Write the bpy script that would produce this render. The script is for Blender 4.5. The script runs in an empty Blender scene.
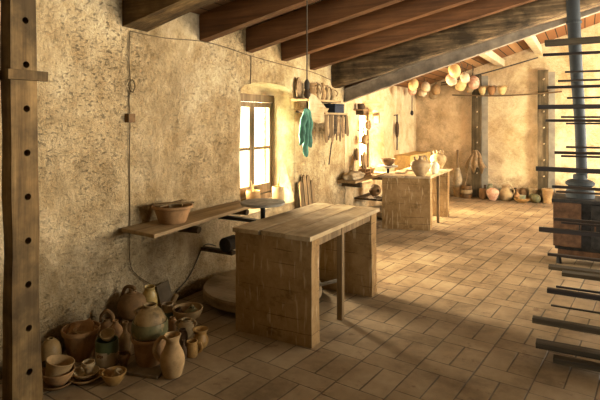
import bpy, bmesh, math, random
from mathutils import Vector, Matrix, noise
R = random.Random(7)
COL = bpy.context.scene.collection
PI = math.pi

# ------------------------------------------------------------------ survey of the room
# eye height 1.64 m; the left wall runs along +Y, the far wall closes the room at Y = 11.3
EYE, FPX, YAW = 1.64, 512.0, math.radians(29.1)
CS, SN = math.cos(YAW), math.sin(YAW)
def ray(u):
    l = (u - 300) / FPX
    return (-SN + CS * l, CS + SN * l)
def atd(u, v, d):
    fx, fy = ray(u)
    return Vector((fx * d, fy * d, EYE - (v - 119) * d / FPX))
def atX(u, v, X): return atd(u, v, X / ray(u)[0])
def atY(u, v, Y): return atd(u, v, Y / ray(u)[1])
def atz(u, v, z=0.0): return atd(u, v, (EYE - z) * FPX / (v - 119))
def depth(p): return -SN * p.x + CS * p.y

# ------------------------------------------------------------------ node helper
class N:
    def __init__(s, name):
        s.m = bpy.data.materials.new(name); s.m.use_nodes = True
        s.t = s.m.node_tree; s.t.nodes.clear()
        s.out = s.t.nodes.new('ShaderNodeOutputMaterial')
    def n(s, typ, ins=None, **kw):
        k = s.t.nodes.new('ShaderNode' + typ)
        for a, b in kw.items(): setattr(k, a, b)
        for a, b in (ins or {}).items(): s.put(k.inputs[a], b)
        return k
    def put(s, sock, v):
        if hasattr(v, 'is_output'): s.t.links.new(v, sock)
        elif hasattr(v, 'outputs'): s.t.links.new(v.outputs[0], sock)
        else:
            if isinstance(v, (tuple, list)) and len(v) == 3 and sock.type == 'RGBA': v = (*v, 1)
            sock.default_value = v
    def math(s, op, a, b=0.0, c=0.0, clamp=False):
        k = s.n('Math', operation=op, use_clamp=clamp)
        s.put(k.inputs[0], a); s.put(k.inputs[1], b); s.put(k.inputs[2], c)
        return k.outputs[0]
    def mix(s, f, a, b, mode='MIX'):
        k = s.n('MixRGB', blend_type=mode)
        s.put(k.inputs[0], f); s.put(k.inputs[1], a); s.put(k.inputs[2], b)
        return k.outputs[0]
    def ramp(s, f, stops, interp='LINEAR'):
        k = s.n('ValToRGB'); s.put(k.inputs[0], f)
        e = k.color_ramp.elements; k.color_ramp.interpolation = interp
        while len(e) < len(stops): e.new(0.5)
        for i, (p, c) in enumerate(stops):
            e[i].position = p
            if isinstance(c, (int, float)): c = (c, c, c)
            e[i].color = (*c, 1)
        return k.outputs[0]
    def noise(s, vec, scale, detail=4, rough=.6, dist=0):
        k = s.n('TexNoise', {'Scale': scale, 'Detail': detail, 'Roughness': rough, 'Distortion': dist})
        s.put(k.inputs['Vector'], vec); return k.outputs[0]
    def vor(s, vec, scale, feature='F1'):
        k = s.n('TexVoronoi', {'Scale': scale}, feature=feature); s.put(k.inputs['Vector'], vec); return k.outputs[0]
    def map(s, vec, scale=(1, 1, 1), loc=(0, 0, 0), rot=(0, 0, 0)):
        k = s.n('Mapping', {'Scale': scale, 'Location': loc, 'Rotation': rot}); s.put(k.inputs[0], vec); return k.outputs[0]
    def bsdf(s, col, rough=.8, bump=None, strength=.5, dist=.01, metal=0, spec=.3, alpha=None):
        b = s.n('BsdfPrincipled', {'Roughness': rough, 'Metallic': metal, 'Specular IOR Level': spec})
        s.put(b.inputs['Base Color'], col)
        if bump is not None:
            k = s.n('Bump', {'Strength': strength, 'Distance': dist}); s.put(k.inputs['Height'], bump)
            s.t.links.new(k.outputs[0], b.inputs['Normal'])
        s.t.links.new(b.outputs[0], s.out.inputs[0])
        return s.m
    @property
    def pos(s): return s.n('NewGeometry').outputs['Position']
    @property
    def ob(s): return s.n('TexCoord').outputs['Object']
    @property
    def rnd(s): return s.n('ObjectInfo').outputs['Random']

def plaster(name, dark, mid, light, dirt=(.17, .105, .038), dirt_h=.9, pits=1.0, bump=.9, stain=(.30, .17, .05)):
    s = N(name); p = s.pos
    a = s.noise(p, .9, 6, .65); b = s.noise(p, 4.5, 6, .7); c = s.noise(p, 38, 5, .75)
    f = s.math('ADD', s.math('MULTIPLY', a, .55), s.math('ADD', s.math('MULTIPLY', b, .3), s.math('MULTIPLY', c, .15)))
    col = s.ramp(f, [(.41, dark), (.5, mid), (.59, light)])
    st = s.ramp(s.noise(p, 1.7, 5, .7, .6), [(.52, 0), (.68, 1)])
    col = s.mix(s.math('MULTIPLY', st, .55), col, stain)
    sm = s.ramp(s.noise(s.map(p, (1, 1, .6), loc=(3, 1, 2)), 1.1, 6, .72, .8), [(.50, 0), (.66, 1)])
    col = s.mix(s.math('MULTIPLY', sm, .5), col, (.26, .17, .065))
    pale = s.ramp(s.noise(s.map(p, (1, 1, 1), loc=(7, 5, 9)), 1.6, 6, .7), [(.54, 0), (.70, 1)])
    col = s.mix(s.math('MULTIPLY', pale, .45), col, tuple(min(.9, x * 1.12) for x in light))
    # dirt near the foot of the wall
    z = s.n('SeparateXYZ', {0: p}).outputs[2]
    zz = s.math('ADD', z, s.math('MULTIPLY', s.math('SUBTRACT', b, .5), 1.4))
    dm = s.ramp(s.math('DIVIDE', zz, dirt_h), [(.1, 1), (1.0, 0)])
    col = s.mix(s.math('MULTIPLY', dm, .6), col, dirt)
    # pits and gouges, slightly slanting
    q = s.map(p, (1, 1.0, 2.0), rot=(.55, 0, 0))
    pit = s.ramp(s.noise(q, 30, 4, .68), [(.57, 0), (.68, 1)])
    pat = s.ramp(s.noise(p, 1.3, 3, .6), [(.42, .1), (.6, 1)])
    pit = s.math('MULTIPLY', pit, pat)
    col = s.mix(s.math('MULTIPLY', pit, .42 * pits), col, (.20, .125, .05))
    # hairline cracks
    cr = s.n('TexVoronoi', {'Scale': 1.6}, feature='DISTANCE_TO_EDGE')
    s.put(cr.inputs['Vector'], s.n('VectorMath', {0: p, 1: s.n('TexNoise', {'Vector': p, 'Scale': 3.0, 'Detail': 4.0}).outputs[1]}, operation='ADD').outputs[0])
    cm = s.ramp(cr.outputs[0], [(.0, .35), (.008, 0)])
    col = s.mix(cm, col, (.16, .10, .04))
    h = s.math('SUBTRACT', s.math('ADD', s.math('MULTIPLY', s.math('ADD', b, s.noise(p, 13, 3, .6)), .8), s.math('MULTIPLY', c, .6)), s.math('MULTIPLY', pit, .45 * pits))
    return s.bsdf(col, .95, h, bump, .05, spec=.1)

def wood(name, c1, c2, c3, axis=0, grain=9.0, rough=.75, bump=.35, dust=None, streak=6.0, vary=.25):
    s = N(name); o = s.ob
    o = s.n('VectorMath', {0: o, 1: s.n('CombineXYZ', {0: s.math('MULTIPLY', s.rnd, 7.0), 1: s.math('MULTIPLY', s.rnd, 3.0), 2: s.rnd}).outputs[0]}, operation='ADD').outputs[0]
    sc = [grain, grain, grain]; sc[axis] = grain * .07
    sc2 = [3.0 * streak, 3.0 * streak, 3.0 * streak]; sc2[axis] = streak * .12
    a = s.noise(s.map(o, sc), 1.0, 6, .65, .4); b = s.noise(s.map(o, sc2), 1.4, 5, .7)
    d = s.noise(o, 2.2, 5, .65)
    f = s.math('ADD', s.math('MULTIPLY', a, .5), s.math('MULTIPLY', b, .5))
    col = s.ramp(f, [(.36, c1), (.5, c2), (.64, c3)])
    col = s.mix(s.ramp(d, [(.4, vary), (.62, 0)]), col, tuple(x * .35 for x in c1))
    if dust: col = s.mix(s.ramp(s.noise(o, 3.5, 6, .7), [(.42, 0), (.66, .75)]), col, dust)
    return s.bsdf(col, rough, s.math('ADD', f, s.math('MULTIPLY', b, .6)), bump, .01, spec=.25)

def clay(name, c1, c2, rough=.8, bump=.25, band=None, glaze=None, scale=9.0, spots=None):
    """c1-c2 mottled clay; band = (z0, z1, colour) of glaze in object height; spots = colour of flecks"""
    s = N(name); o = s.ob
    q = s.n('VectorMath', {0: o, 1: s.n('CombineXYZ', {0: s.math('MULTIPLY', s.rnd, 9.0), 1: s.rnd, 2: 0.0}).outputs[0]}, operation='ADD').outputs[0]
    a = s.noise(q, scale, 5, .65); rings = s.noise(s.map(q, (2, 2, 90)), 1.0, 2, .5)
    col = s.ramp(a, [(.35, c1), (.62, c2)])
    col = s.mix(s.ramp(s.noise(q, 26, 4, .7), [(.55, 0), (.72, .45)]), col, tuple(x * .35 for x in c1))
    rg = rough
    if spots: col = s.mix(s.ramp(s.noise(q, 17, 3, .6), [(.55, 0), (.62, .85)]), col, spots)
    if band:
        z = s.n('SeparateXYZ', {0: o}).outputs[2]
        zz = s.math('ADD', z, s.math('MULTIPLY', s.math('SUBTRACT', s.noise(q, 14, 3, .6), .5), .05))
        m = s.math('MULTIPLY', s.math('GREATER_THAN', zz, band[0]), s.math('LESS_THAN', zz, band[1]))
        col = s.mix(s.math('MULTIPLY', m, .9), col, s.mix(s.noise(q, 20, 3), band[2], tuple(x * .4 for x in band[2])))
        rg = s.math('SUBTRACT', rough, s.math('MULTIPLY', m, rough - .3))
    return s.bsdf(col, rg, s.math('ADD', s.math('MULTIPLY', rings, .6), a), bump, .006, spec=.35)

def plain(name, col, rough=.6, metal=0, var=.5, scale=14, bump=.2, spec=.3):
    s = N(name); a = s.noise(s.ob, scale, 5, .65)
    c = s.ramp(a, [(.35, tuple(x * (1 - var) for x in col)), (.65, tuple(min(1, x * (1 + var * .5)) for x in col))])
    return s.bsdf(c, rough, a, bump, .006, metal, spec)

# ------------------------------------------------------------------ materials
M = {}
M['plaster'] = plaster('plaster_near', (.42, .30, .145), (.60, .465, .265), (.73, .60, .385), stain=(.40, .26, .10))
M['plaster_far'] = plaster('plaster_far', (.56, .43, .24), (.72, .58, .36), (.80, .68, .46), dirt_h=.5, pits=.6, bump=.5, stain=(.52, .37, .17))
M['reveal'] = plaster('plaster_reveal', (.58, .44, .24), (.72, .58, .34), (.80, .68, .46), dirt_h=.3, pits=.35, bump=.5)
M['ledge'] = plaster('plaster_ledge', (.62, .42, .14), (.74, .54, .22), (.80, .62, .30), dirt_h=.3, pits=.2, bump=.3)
M['rafter'] = wood('wood_rafter', (.085, .035, .012), (.165, .072, .025), (.25, .115, .042), 0, 8, .6, .3)
M['log'] = wood('wood_log', (.04, .027, .014), (.21, .14, .07), (.54, .40, .21), 0, 5, .8, .9, vary=.75)
M['beam_old'] = wood('wood_old_beam', (.06, .034, .012), (.17, .10, .036), (.32, .21, .08), 0, 7, .8, .6, vary=.7)
M['deck'] = None
M['table'] = wood('wood_table_top', (.22, .145, .065), (.41, .30, .155), (.56, .44, .26), 1, 7, .8, .4, dust=(.56, .46, .30))
M['bench'] = wood('wood_bench', (.20, .125, .055), (.36, .245, .12), (.50, .37, .20), 1, 7, .75, .45)
M['board'] = wood('wood_board', (.14, .085, .033), (.27, .18, .08), (.42, .30, .15), 2, 8, .75, .3)
M['boardx'] = wood('wood_board_x', (.10, .06, .024), (.20, .13, .056), (.32, .22, .11), 0, 8, .75, .3)
M['rack'] = wood('wood_rack_bar', (.012, .008, .006), (.030, .020, .014), (.070, .048, .030), 0, 9, .6, .4)
M['rackw'] = wood('wood_rack_board', (.035, .026, .015), (.075, .055, .030), (.13, .10, .058), 0, 9, .75, .4)
M['post'] = wood('wood_post', (.10, .055, .018), (.24, .145, .050), (.38, .25, .10), 2, 8, .75, .5, vary=.75, streak=4)
M['farpost'] = wood('wood_far_post', (.10, .07, .032), (.19, .14, .07), (.36, .28, .16), 2, 8, .8, .5, vary=.6)
M['sash'] = wood('wood_sash', (.14, .088, .042), (.24, .165, .085), (.35, .26, .15), 2, 9, .7, .2)
M['dwood'] = wood('wood_dark', (.045, .028, .013), (.10, .065, .03), (.18, .12, .06), 1, 8, .75, .3)
M['wheel'] = wood('wood_wheel', (.17, .11, .05), (.30, .21, .105), (.42, .32, .18), 0, 6, .8, .3, dust=(.38, .29, .17))
M['terra'] = clay('clay_terracotta', (.27, .145, .058), (.41, .24, .10))
M['terra2'] = clay('clay_ochre', (.31, .195, .08), (.46, .31, .14))
M['buff'] = clay('clay_buff', (.33, .235, .115), (.49, .37, .20))
M['pale'] = clay('clay_pale', (.52, .42, .27), (.70, .60, .42))
M['brown'] = clay('clay_brown', (.13, .072, .027), (.24, .135, .05))
M['dark'] = clay('clay_dark', (.055, .033, .017), (.12, .07, .032))
M['orange'] = clay('clay_orange_glaze', (.34, .195, .06), (.50, .31, .105), .4)
M['pink'] = clay('clay_pink', (.50, .28, .17), (.66, .44, .30), spots=(.66, .54, .40))
M['green'] = clay('clay_green_glaze', (.10, .105, .045), (.22, .18, .075), .45, spots=(.31, .21, .085))
M['greenish'] = clay('clay_green_grey', (.20, .22, .13), (.38, .36, .22), .5)
M['teal'] = clay('clay_teal_rim', (.28, .20, .11), (.42, .30, .16), .5, band=(-.01, .06, (.08, .20, .18)))
M['darkband'] = clay('clay_dark_band', (.24, .155, .06), (.38, .25, .10), .5, band=(.045, .085, (.03, .03, .02)))
M['greenband'] = clay('clay_green_band', (.40, .32, .18), (.54, .44, .27), .5, band=(.088, .30, (.10, .17, .075)))
M['dome'] = clay('clay_dome_mottled', (.22, .145, .06), (.38, .26, .115), .6, spots=(.15, .10, .04))
M['drip'] = clay('clay_yellow_drip', (.42, .30, .10), (.60, .44, .16), .35, band=(-.1, .19, (.60, .43, .10)))
M['jugfar'] = clay('clay_jug', (.30, .21, .105), (.46, .345, .19), .7)
M['white'] = clay('clay_white', (.60, .55, .43), (.78, .72, .58), .6)
M['yellow'] = clay('clay_yellow', (.52, .39, .17), (.68, .52, .26), .6)
M['cream'] = clay('clay_cream', (.52, .43, .28), (.66, .56, .38), .7)
M['paper'] = plain('paper_label', (.60, .50, .33), .8, var=.2)
M['mark'] = plain('brown_mark', (.22, .10, .04), .8, var=.2)
M['iron'] = plain('iron_dark', (.030, .026, .022), .6, .3)
M['rust'] = plain('iron_rust', (.115, .058, .028), .7, .2, var=.4)
M['steel'] = plain('steel_beam', (.42, .35, .26), .65, .2, var=.35, scale=5)
M['zinc'] = plain('zinc_pipe', (.035, .038, .038), .7, .0, var=.3, scale=5)
M['stone'] = plain('stone_grey', (.34, .31, .25), .85, var=.3)
M['slate'] = plain('slate_tile', (.20, .15, .09), .85, var=.3, scale=8)
M['cord'] = plain('cord_grey', (.11, .085, .055), .8, var=.3)
M['cordw'] = plain('cord_wall', (.17, .115, .05), .85, var=.3)
M['cloth'] = plain('cloth_green', (.11, .235, .165), .95, var=.35, scale=10, bump=.3)
M['rag'] = plain('rag_tan', (.38, .27, .14), .95, var=.45, scale=9, bump=.3)
M['sack'] = plain('sack_grey', (.46, .37, .23), .95, var=.4, scale=8, bump=.3)
M['navy'] = plain('box_navy', (.035, .04, .055), .6, var=.4)
M['straw'] = plain('bristle_straw', (.55, .38, .15), .9, var=.3)
M['greypaint'] = plain('grey_limewash', (.42, .38, .29), .95, var=.25, scale=4)

def tile_floor():
    s = N('terracotta_tiles'); p = s.map(s.pos, rot=(0, 0, math.radians(6.4)))
    xyz = s.n('SeparateXYZ', {0: p}); x, y = xyz.outputs[0], xyz.outputs[1]
    W, P = .335, .50
    X = s.math('DIVIDE', x, W); fb = s.math('FLOOR', X); fx = s.math('FRACT', s.math('ADD', X, 100))
    off = s.n('TexWhiteNoise', {'W': fb}, noise_dimensions='1D').outputs[0]
    Y = s.math('ADD', s.math('ADD', s.math('DIVIDE', y, P), off), 50); fyb = s.math('FLOOR', Y); fy = s.math('FRACT', Y)
    pair = s.math('LESS_THAN', fy, .667)
    half = s.math('GREATER_THAN', fx, .5)
    # distances to the nearest joint, in metres
    dxb = s.math('MULTIPLY', s.math('MINIMUM', fx, s.math('SUBTRACT', 1, fx)), W)
    dxh = s.math('MULTIPLY', s.math('ABSOLUTE', s.math('SUBTRACT', fx, .5)), W)
    dxh = s.math('ADD', dxh, s.math('MULTIPLY', s.math('SUBTRACT', 1, pair), 1.0))
    dy1 = s.math('MULTIPLY', s.math('MINIMUM', fy, s.math('SUBTRACT', 1, fy)), P)
    dy2 = s.math('MULTIPLY', s.math('ABSOLUTE', s.math('SUBTRACT', fy, .667)), P)
    wob = s.math('MULTIPLY', s.math('SUBTRACT', s.noise(s.pos, 9, 3), .5), .007)
    d_long = s.math('MINIMUM', dxb, dxh)
    d_cross = s.math('MINIMUM', dy1, dy2)
    dmin = s.math('ADD', s.math('MINIMUM', d_long, s.math('ADD', d_cross, .0012)), wob)
    wear = s.ramp(s.noise(s.pos, 1.6, 4, .6), [(.35, .002), (.65, .0062)])
    joint = s.math('SUBTRACT', 1, s.math('DIVIDE', s.math('SUBTRACT', dmin, .0015), s.math('ADD', wear, .0015)), clamp=True)
    idv = s.n('CombineXYZ', {0: fb, 1: fyb, 2: s.math('ADD', s.math('MULTIPLY', pair, 2), s.math('MULTIPLY', half, pair))})
    rv = s.n('TexWhiteNoise', {'Vector': idv.outputs[0]}, noise_dimensions='3D').outputs[0]
    a = s.noise(s.pos, 2.2, 6, .65); b = s.noise(s.pos, 14, 5, .65)
    f = s.math('ADD', s.math('MULTIPLY', rv, .09), s.math('ADD', s.math('MULTIPLY', a, .66), s.math('MULTIPLY', b, .22)))
    col = s.ramp(f, [(.36, (.20, .14, .075)), (.48, (.315, .230, .130)), (.64, (.43, .335, .205))])
    col = s.mix(s.ramp(s.noise(s.pos, 3.1, 5, .7), [(.58, 0), (.74, .6)]), col, (.42, .31, .17))
    col = s.mix(s.ramp(s.noise(s.pos, 6.3, 4, .7), [(.60, 0), (.70, .55)]), col, (.13, .06, .028))
    col = s.mix(s.math('MULTIPLY', joint, .80), col, (.045, .026, .010))
    h = s.math('ADD', s.math('MULTIPLY', s.math('SUBTRACT', 1, joint), 1.0), s.math('ADD', s.math('MULTIPLY', a, .3), s.math('MULTIPLY', rv, .3)))
    return s.bsdf(col, s.math('ADD', .48, s.math('MULTIPLY', b, .35)), h, .55, .012, spec=.3)
M['floor'] = tile_floor()

def deck_mat(name, c1, c2, light):
    s = N(name); p = s.pos; xyz = s.n('SeparateXYZ', {0: p})
    X = s.math('DIVIDE', xyz.outputs[0], .155); fb = s.math('FLOOR', X); fx = s.math('FRACT', s.math('ADD', X, 100))
    j = s.math('LESS_THAN', s.math('MINIMUM', fx, s.math('SUBTRACT', 1, fx)), .05)
    rv = s.n('TexWhiteNoise', {'W': fb}, noise_dimensions='1D').outputs[0]
    a = s.noise(s.map(p, (14, .8, 14)), 1, 5, .65)
    col = s.mix(s.math('ADD', s.math('MULTIPLY', rv, .5), s.math('MULTIPLY', a, .5)), c1, c2)
    col = s.mix(s.math('MULTIPLY', s.math('GREATER_THAN', rv, .78), .8), col, light)
    col = s.mix(j, col, tuple(x * .2 for x in c1))
    return s.bsdf(col, .8, a, .3, .01)
M['deck'] = deck_mat('roof_boards', (.09, .045, .018), (.24, .13, .055), (.46, .36, .22))
M['deck_far'] = deck_mat('roof_boards_far', (.22, .10, .035), (.38, .20, .075), (.45, .28, .12))

def panel_mat():
    s = N('clay_spattered_panel'); o = s.ob
    a = s.noise(o, 3.0, 6, .7); b = s.noise(s.map(o, (9, 9, 7)), 1, 6, .72)
    f = s.math('ADD', s.math('MULTIPLY', a, .5), s.math('MULTIPLY', b, .5))
    col = s.ramp(f, [(.36, (.23, .14, .055)), (.5, (.35, .23, .10)), (.64, (.45, .31, .15))])
    dr = s.ramp(s.noise(s.map(o, (30, 30, 4.5)), 1, 2, .5), [(.60, 0), (.67, .7)])
    col = s.mix(dr, col, (.56, .44, .26))
    dk = s.ramp(s.noise(s.map(o, (5, 5, 9)), 1, 4, .65), [(.60, 0), (.70, .6)])
    col = s.mix(dk, col, (.12, .07, .028))
    z = s.n('SeparateXYZ', {0: o}).outputs[2]
    zz = s.math('ADD', z, s.math('MULTIPLY', s.noise(o, 5, 3), .025))
    fr = s.math('FRACT', s.math('DIVIDE', zz, .098))
    br = s.ramp(s.noise(o, 4.5, 3, .6), [(.47, 0), (.6, .7)])
    cr = s.math('MULTIPLY', s.math('LESS_THAN', fr, .06), br)
    col = s.mix(cr, col, (.10, .055, .02))
    return s.bsdf(col, .9, s.math('SUBTRACT', s.math('ADD', f, s.math('MULTIPLY', dr, .4)), cr), .6, .012, spec=.15)
M['panel'] = panel_mat()

def glass_mat():
    s = N('dusty_window_glass')
    t = s.n('BsdfTransparent', {0: (1, .97, .9)}); g = s.n('BsdfGlossy', {'Roughness': .1})
    mx = s.n('MixShader', {0: .06}); s.put(mx.inputs[1], t); s.put(mx.inputs[2], g)
    s.t.links.new(mx.outputs[0], s.out.inputs[0]); return s.m
M['glass'] = glass_mat()

# ------------------------------------------------------------------ mesh helpers
def obj(name, bm, mat, parent=None, loc=None, smooth=False, bevel=0, label=None, mats=None):
    if bevel: bmesh.ops.bevel(bm, geom=list(bm.edges), offset=bevel, segments=2, affect='EDGES', profile=.6)
    me = bpy.data.meshes.new(name)
    bmesh.ops.recalc_face_normals(bm, faces=bm.faces)
    bm.to_mesh(me); bm.free()
    o = bpy.data.objects.new(name, me); COL.objects.link(o)
    for m in (mats or [mat]): me.materials.append(m)
    if smooth: me.polygons.foreach_set('use_smooth', [True] * len(me.polygons)); me.update()
    if parent: o.parent = parent
    if loc is not None: o.location = loc
    if label: o['label'] = label
    return o
def tag(o, label, cat, group=None, kind=None):
    o['label'] = label; o['category'] = cat
    if group: o['group'] = group
    if kind: o['kind'] = kind
    return o
def thing(name, label, cat, loc=(0, 0, 0), rz=0, group=None, kind=None):
    o = bpy.data.objects.new(name, None); COL.objects.link(o); o.empty_display_size = .05
    o.location = loc; o.rotation_euler = (0, 0, rz)
    return tag(o, label, cat, group, kind)
def struct(name, bm, mat, parent=None, **k):
    o = obj(name, bm, mat, parent, **k)
    if not parent: o['kind'] = 'structure'
    return o
def box(x0, x1, y0, y1, z0, z1, bm=None, cuts=0, jit=0):
    bm = bm or bmesh.new()
    v = [bm.verts.new(c) for c in ((x0,y0,z0),(x1,y0,z0),(x1,y1,z0),(x0,y1,z0),(x0,y0,z1),(x1,y0,z1),(x1,y1,z1),(x0,y1,z1))]
    for f in ((0,3,2,1),(4,5,6,7),(0,1,5,4),(1,2,6,5),(2,3,7,6),(3,0,4,7)): bm.faces.new([v[i] for i in f])
    if cuts: bmesh.ops.subdivide_edges(bm, edges=list(bm.edges), cuts=cuts, use_grid_fill=True)
    if jit: jitter(bm, jit)
    return bm
def jitter(bm, amt, scale=4.0, seed=None):
    s = Vector((R.uniform(0, 90), R.uniform(0, 90), R.uniform(0, 90)))
    for v in bm.verts:
        v.co += Vector(noise.noise_vector(v.co * scale + s)) * amt
def prism(pts, z0, z1, bm=None):
    bm = bm or bmesh.new()
    a = [bm.verts.new((x, y, z0)) for x, y in pts]; b = [bm.verts.new((x, y, z1)) for x, y in pts]
    n = len(pts); bm.faces.new(a[::-1]); bm.faces.new(b)
    for i in range(n): bm.faces.new((a[i], a[(i+1) % n], b[(i+1) % n], b[i]))
    return bm
def spline(pts, n=5):
    P = [Vector(p) for p in pts]; out = []
    for i in range(len(P) - 1):
        a, b, c, d = P[max(i-1, 0)], P[i], P[i+1], P[min(i+2, len(P)-1)]
        for k in range(n):
            t = k / n
            out.append(.5 * ((2*b) + (c-a)*t + (2*a-5*b+4*c-d)*t*t + (3*b-a-3*c+d)*t**3))
    out.append(P[-1]); return out
def tube(pts, rad, seg=8, bm=None, flat=1.0, smooth=4):
    bm = bm or bmesh.new()
    P = spline(pts, smooth) if smooth > 1 and len(pts) > 2 else [Vector(p) for p in pts]
    n = len(P); rr = rad if isinstance(rad, (list, tuple)) else [rad]
    r = [rr[0]] * n if len(rr) == 1 else [rr[min(int(i/(n-1)*(len(rr)-1)), len(rr)-2)] * (1 - ((i/(n-1)*(len(rr)-1)) - min(int(i/(n-1)*(len(rr)-1)), len(rr)-2))) + rr[min(int(i/(n-1)*(len(rr)-1)), len(rr)-2)+1] * ((i/(n-1)*(len(rr)-1)) - min(int(i/(n-1)*(len(rr)-1)), len(rr)-2)) for i in range(n)]
    up = None; rings = []
    for i in range(n):
        t = (P[min(i+1, n-1)] - P[max(i-1, 0)])
        t = t.normalized() if t.length > 1e-9 else Vector((0, 0, 1))
        if up is None: up = t.orthogonal().normalized()
        up = (up - t * up.dot(t)); up = up.normalized() if up.length > 1e-6 else t.orthogonal().normalized()
        sd = t.cross(up)
        rings.append([bm.verts.new(P[i] + up * math.cos(a) * r[i] + sd * math.sin(a) * r[i] * flat) for a in [2*PI*k/seg for k in range(seg)]])
    for i in range(n-1):
        for k in range(seg): bm.faces.new((rings[i][k], rings[i][(k+1) % seg], rings[i+1][(k+1) % seg], rings[i+1][k]))
    bm.faces.new(rings[0][::-1]); bm.faces.new(rings[-1]); return bm
def lathe(prof, seg=28, bm=None, thick=0.0, n=4, wob=0.0, sharp=False):
    """prof: (r, z) from bottom to rim; thick > 0 makes a hollow vessel, 0 closes the top"""
    bm = bm or bmesh.new()
    P = [Vector((p[0], p[1], 0)) for p in prof] if sharp else spline([(p[0], p[1], 0) for p in prof], n)
    line = [(max(p.x, .001), p.y) for p in P]
    if thick:
        inner = []
        for i in range(len(P) - 1, -1, -1):
            a, b = P[max(i-1, 0)], P[min(i+1, len(P)-1)]; t = (b - a).normalized()
            q = P[i] + Vector((-t.y, t.x, 0)) * thick
            if q.y < prof[0][1] + thick: q.y = prof[0][1] + thick
            inner.append((max(q.x, .002), q.y))
        line += inner
    ph = R.uniform(0, 6); rings = []
    for r, z in line:
        rings.append([bm.verts.new((r * math.cos(a) * (1 + wob * math.sin(2*a + ph)), r * math.sin(a) * (1 + wob * math.sin(2*a + ph)), z + wob * r * .5 * math.sin(a + ph))) for a in [2*PI*k/seg for k in range(seg)]])
    for i in range(len(rings) - 1):
        for k in range(seg): bm.faces.new((rings[i][k], rings[i][(k+1) % seg], rings[i+1][(k+1) % seg], rings[i+1][k]))
    bm.faces.new(rings[0][::-1]); bm.faces.new(rings[-1])
    return bm
PROF = {
 'jar':    [(.62,0),(.86,.2),(1,.5),(.9,.76),(.62,.9),(.60,.95),(.68,1)],
 'pitcher':[(.62,0),(.78,.06),(1,.34),(.93,.52),(.60,.74),(.54,.84),(.66,.97),(.70,1)],
 'planter':[(.70,0),(.74,.1),(.86,.6),(.92,.84),(1,.86),(1.0,.96),(.97,1)],
 'basin':  [(.62,0),(.68,.08),(.82,.55),(.90,.80),(1,.84),(1.02,.95),(.98,1)],
 'bowl':   [(.42,0),(.50,.06),(.80,.45),(.95,.82),(1,1)],
 'plate':  [(.55,0),(.60,.10),(.86,.55),(1,1)],
 'cyl':    [(.84,0),(.95,.06),(1,.3),(1,.7),(.97,.94),(.95,1)],
 'bottle': [(.70,0),(.90,.15),(1,.36),(.85,.55),(.40,.70),(.32,.80),(.34,.90),(.52,.96),(.50,1)],
 'belly':  [(.55,0),(.86,.2),(1,.45),(.82,.72),(.45,.86),(.36,.93),(.42,1)],
 'round':  [(.50,0),(.82,.15),(1,.46),(.88,.76),(.56,.92),(.36,.97),(.34,1)],
 'cup':    [(.74,0),(.80,.05),(.84,.4),(.92,.8),(1,1)],
 'mug':    [(.86,0),(1,.12),(1,.5),(.92,.85),(.95,1)],
 'flare':  [(.66,0),(.92,.18),(1,.42),(.74,.70),(.72,.80),(1.02,1)],
 'dome':   [(.99,0),(1,.06),(.97,.25),(.82,.55),(.55,.80),(.40,.88),(.38,.93),(.44,1)],
 'amphora':[(.42,0),(.56,.1),(.88,.42),(1,.66),(.90,.84),(.52,.96),(.34,1)],
 'goblet': [(.7,0),(.6,.1),(.62,.45),(1,.75),(1,1)],
}
def radius_at(prof, z):
    for (r0, z0), (r1, z1) in zip(prof, prof[1:]):
        if z0 <= z <= z1: return r0 + (r1 - r0) * ((z - z0) / max(z1 - z0, 1e-6))
    return prof[-1][0]
def handle_bm(prof, r, h, z0, z1, ang, bulge, th):
    ca, sa = math.cos(ang), math.sin(ang)
    r0, r1 = radius_at(prof, z0) * r - th * .5, radius_at(prof, z1) * r - th * .5
    mid = max(r0, r1) + bulge
    pts = [(r1, z1*h), (r1 + bulge*.75, z1*h + th*.8), (mid, (z0*.35 + z1*.65)*h), (mid*.98, (z0*.7 + z1*.3)*h), (r0, z0*h)]
    return tube([(x*ca, x*sa, z) for x, z in pts], th, 8, flat=1.35)
ALL = []      # (name, centre, radius, height) kept for the clearance print-out
def vessel(name, label, cat, pos, r, h, prof='jar', mat='terra', handles=(), rz=0, tilt=(0, 0), group=None, thick=None, spout=None, extra=None, seg=28, wob=.012, n=4, hoop=None):
    p = PROF[prof]; th = thick if thick is not None else max(.006, r * .07)
    bm = lathe([(a*r, b*h) for a, b in p], seg, thick=th, n=n, wob=wob)
    if spout == 'lip':
        for v in bm.verts:
            if v.co.z > h * .88 and v.co.y < -.2*r and abs(v.co.x) < r*.35:
                k = (v.co.z/h - .88)/.12; v.co.y -= k * r * .22; v.co.x *= 1 - .35*k
    mt = M[mat]
    ALL.append((name, Vector(pos), r, h))
    if handles or spout == 'tube' or extra or hoop:
        t = thing(name, label, cat, pos, rz, group)
        t.rotation_euler = (tilt[0], tilt[1], rz)
        obj('body', bm, mt, t, smooth=True)
        for (z0, z1, ang, bulge, hth) in handles: obj('handle', handle_bm(p, r, h, z0, z1, ang, bulge, hth), mt, t, smooth=True)
        if hoop:
            hw, hh, hth = hoop
            obj('hoop_handle', tube([(-hw, 0, h*.86), (-hw*.9, 0, h*.86+hh*.6), (0, 0, h*.86+hh), (hw*.9, 0, h*.86+hh*.6), (hw, 0, h*.86)], hth, 8, flat=1.3), mt, t, smooth=True)
        if spout == 'tube': obj('spout', tube([(0, -.80*r, h*.60), (0, -1.05*r, h*.74), (0, -1.22*r, h*.90)], [.18*r, .13*r, .12*r], 10), mt, t, smooth=True)
        if extra: extra(t, r, h)
        return t
    o = obj(name, bm, mt, None, pos, smooth=True); o.rotation_euler = (tilt[0], tilt[1], rz)
    return tag(o, label, cat, group)
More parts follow.
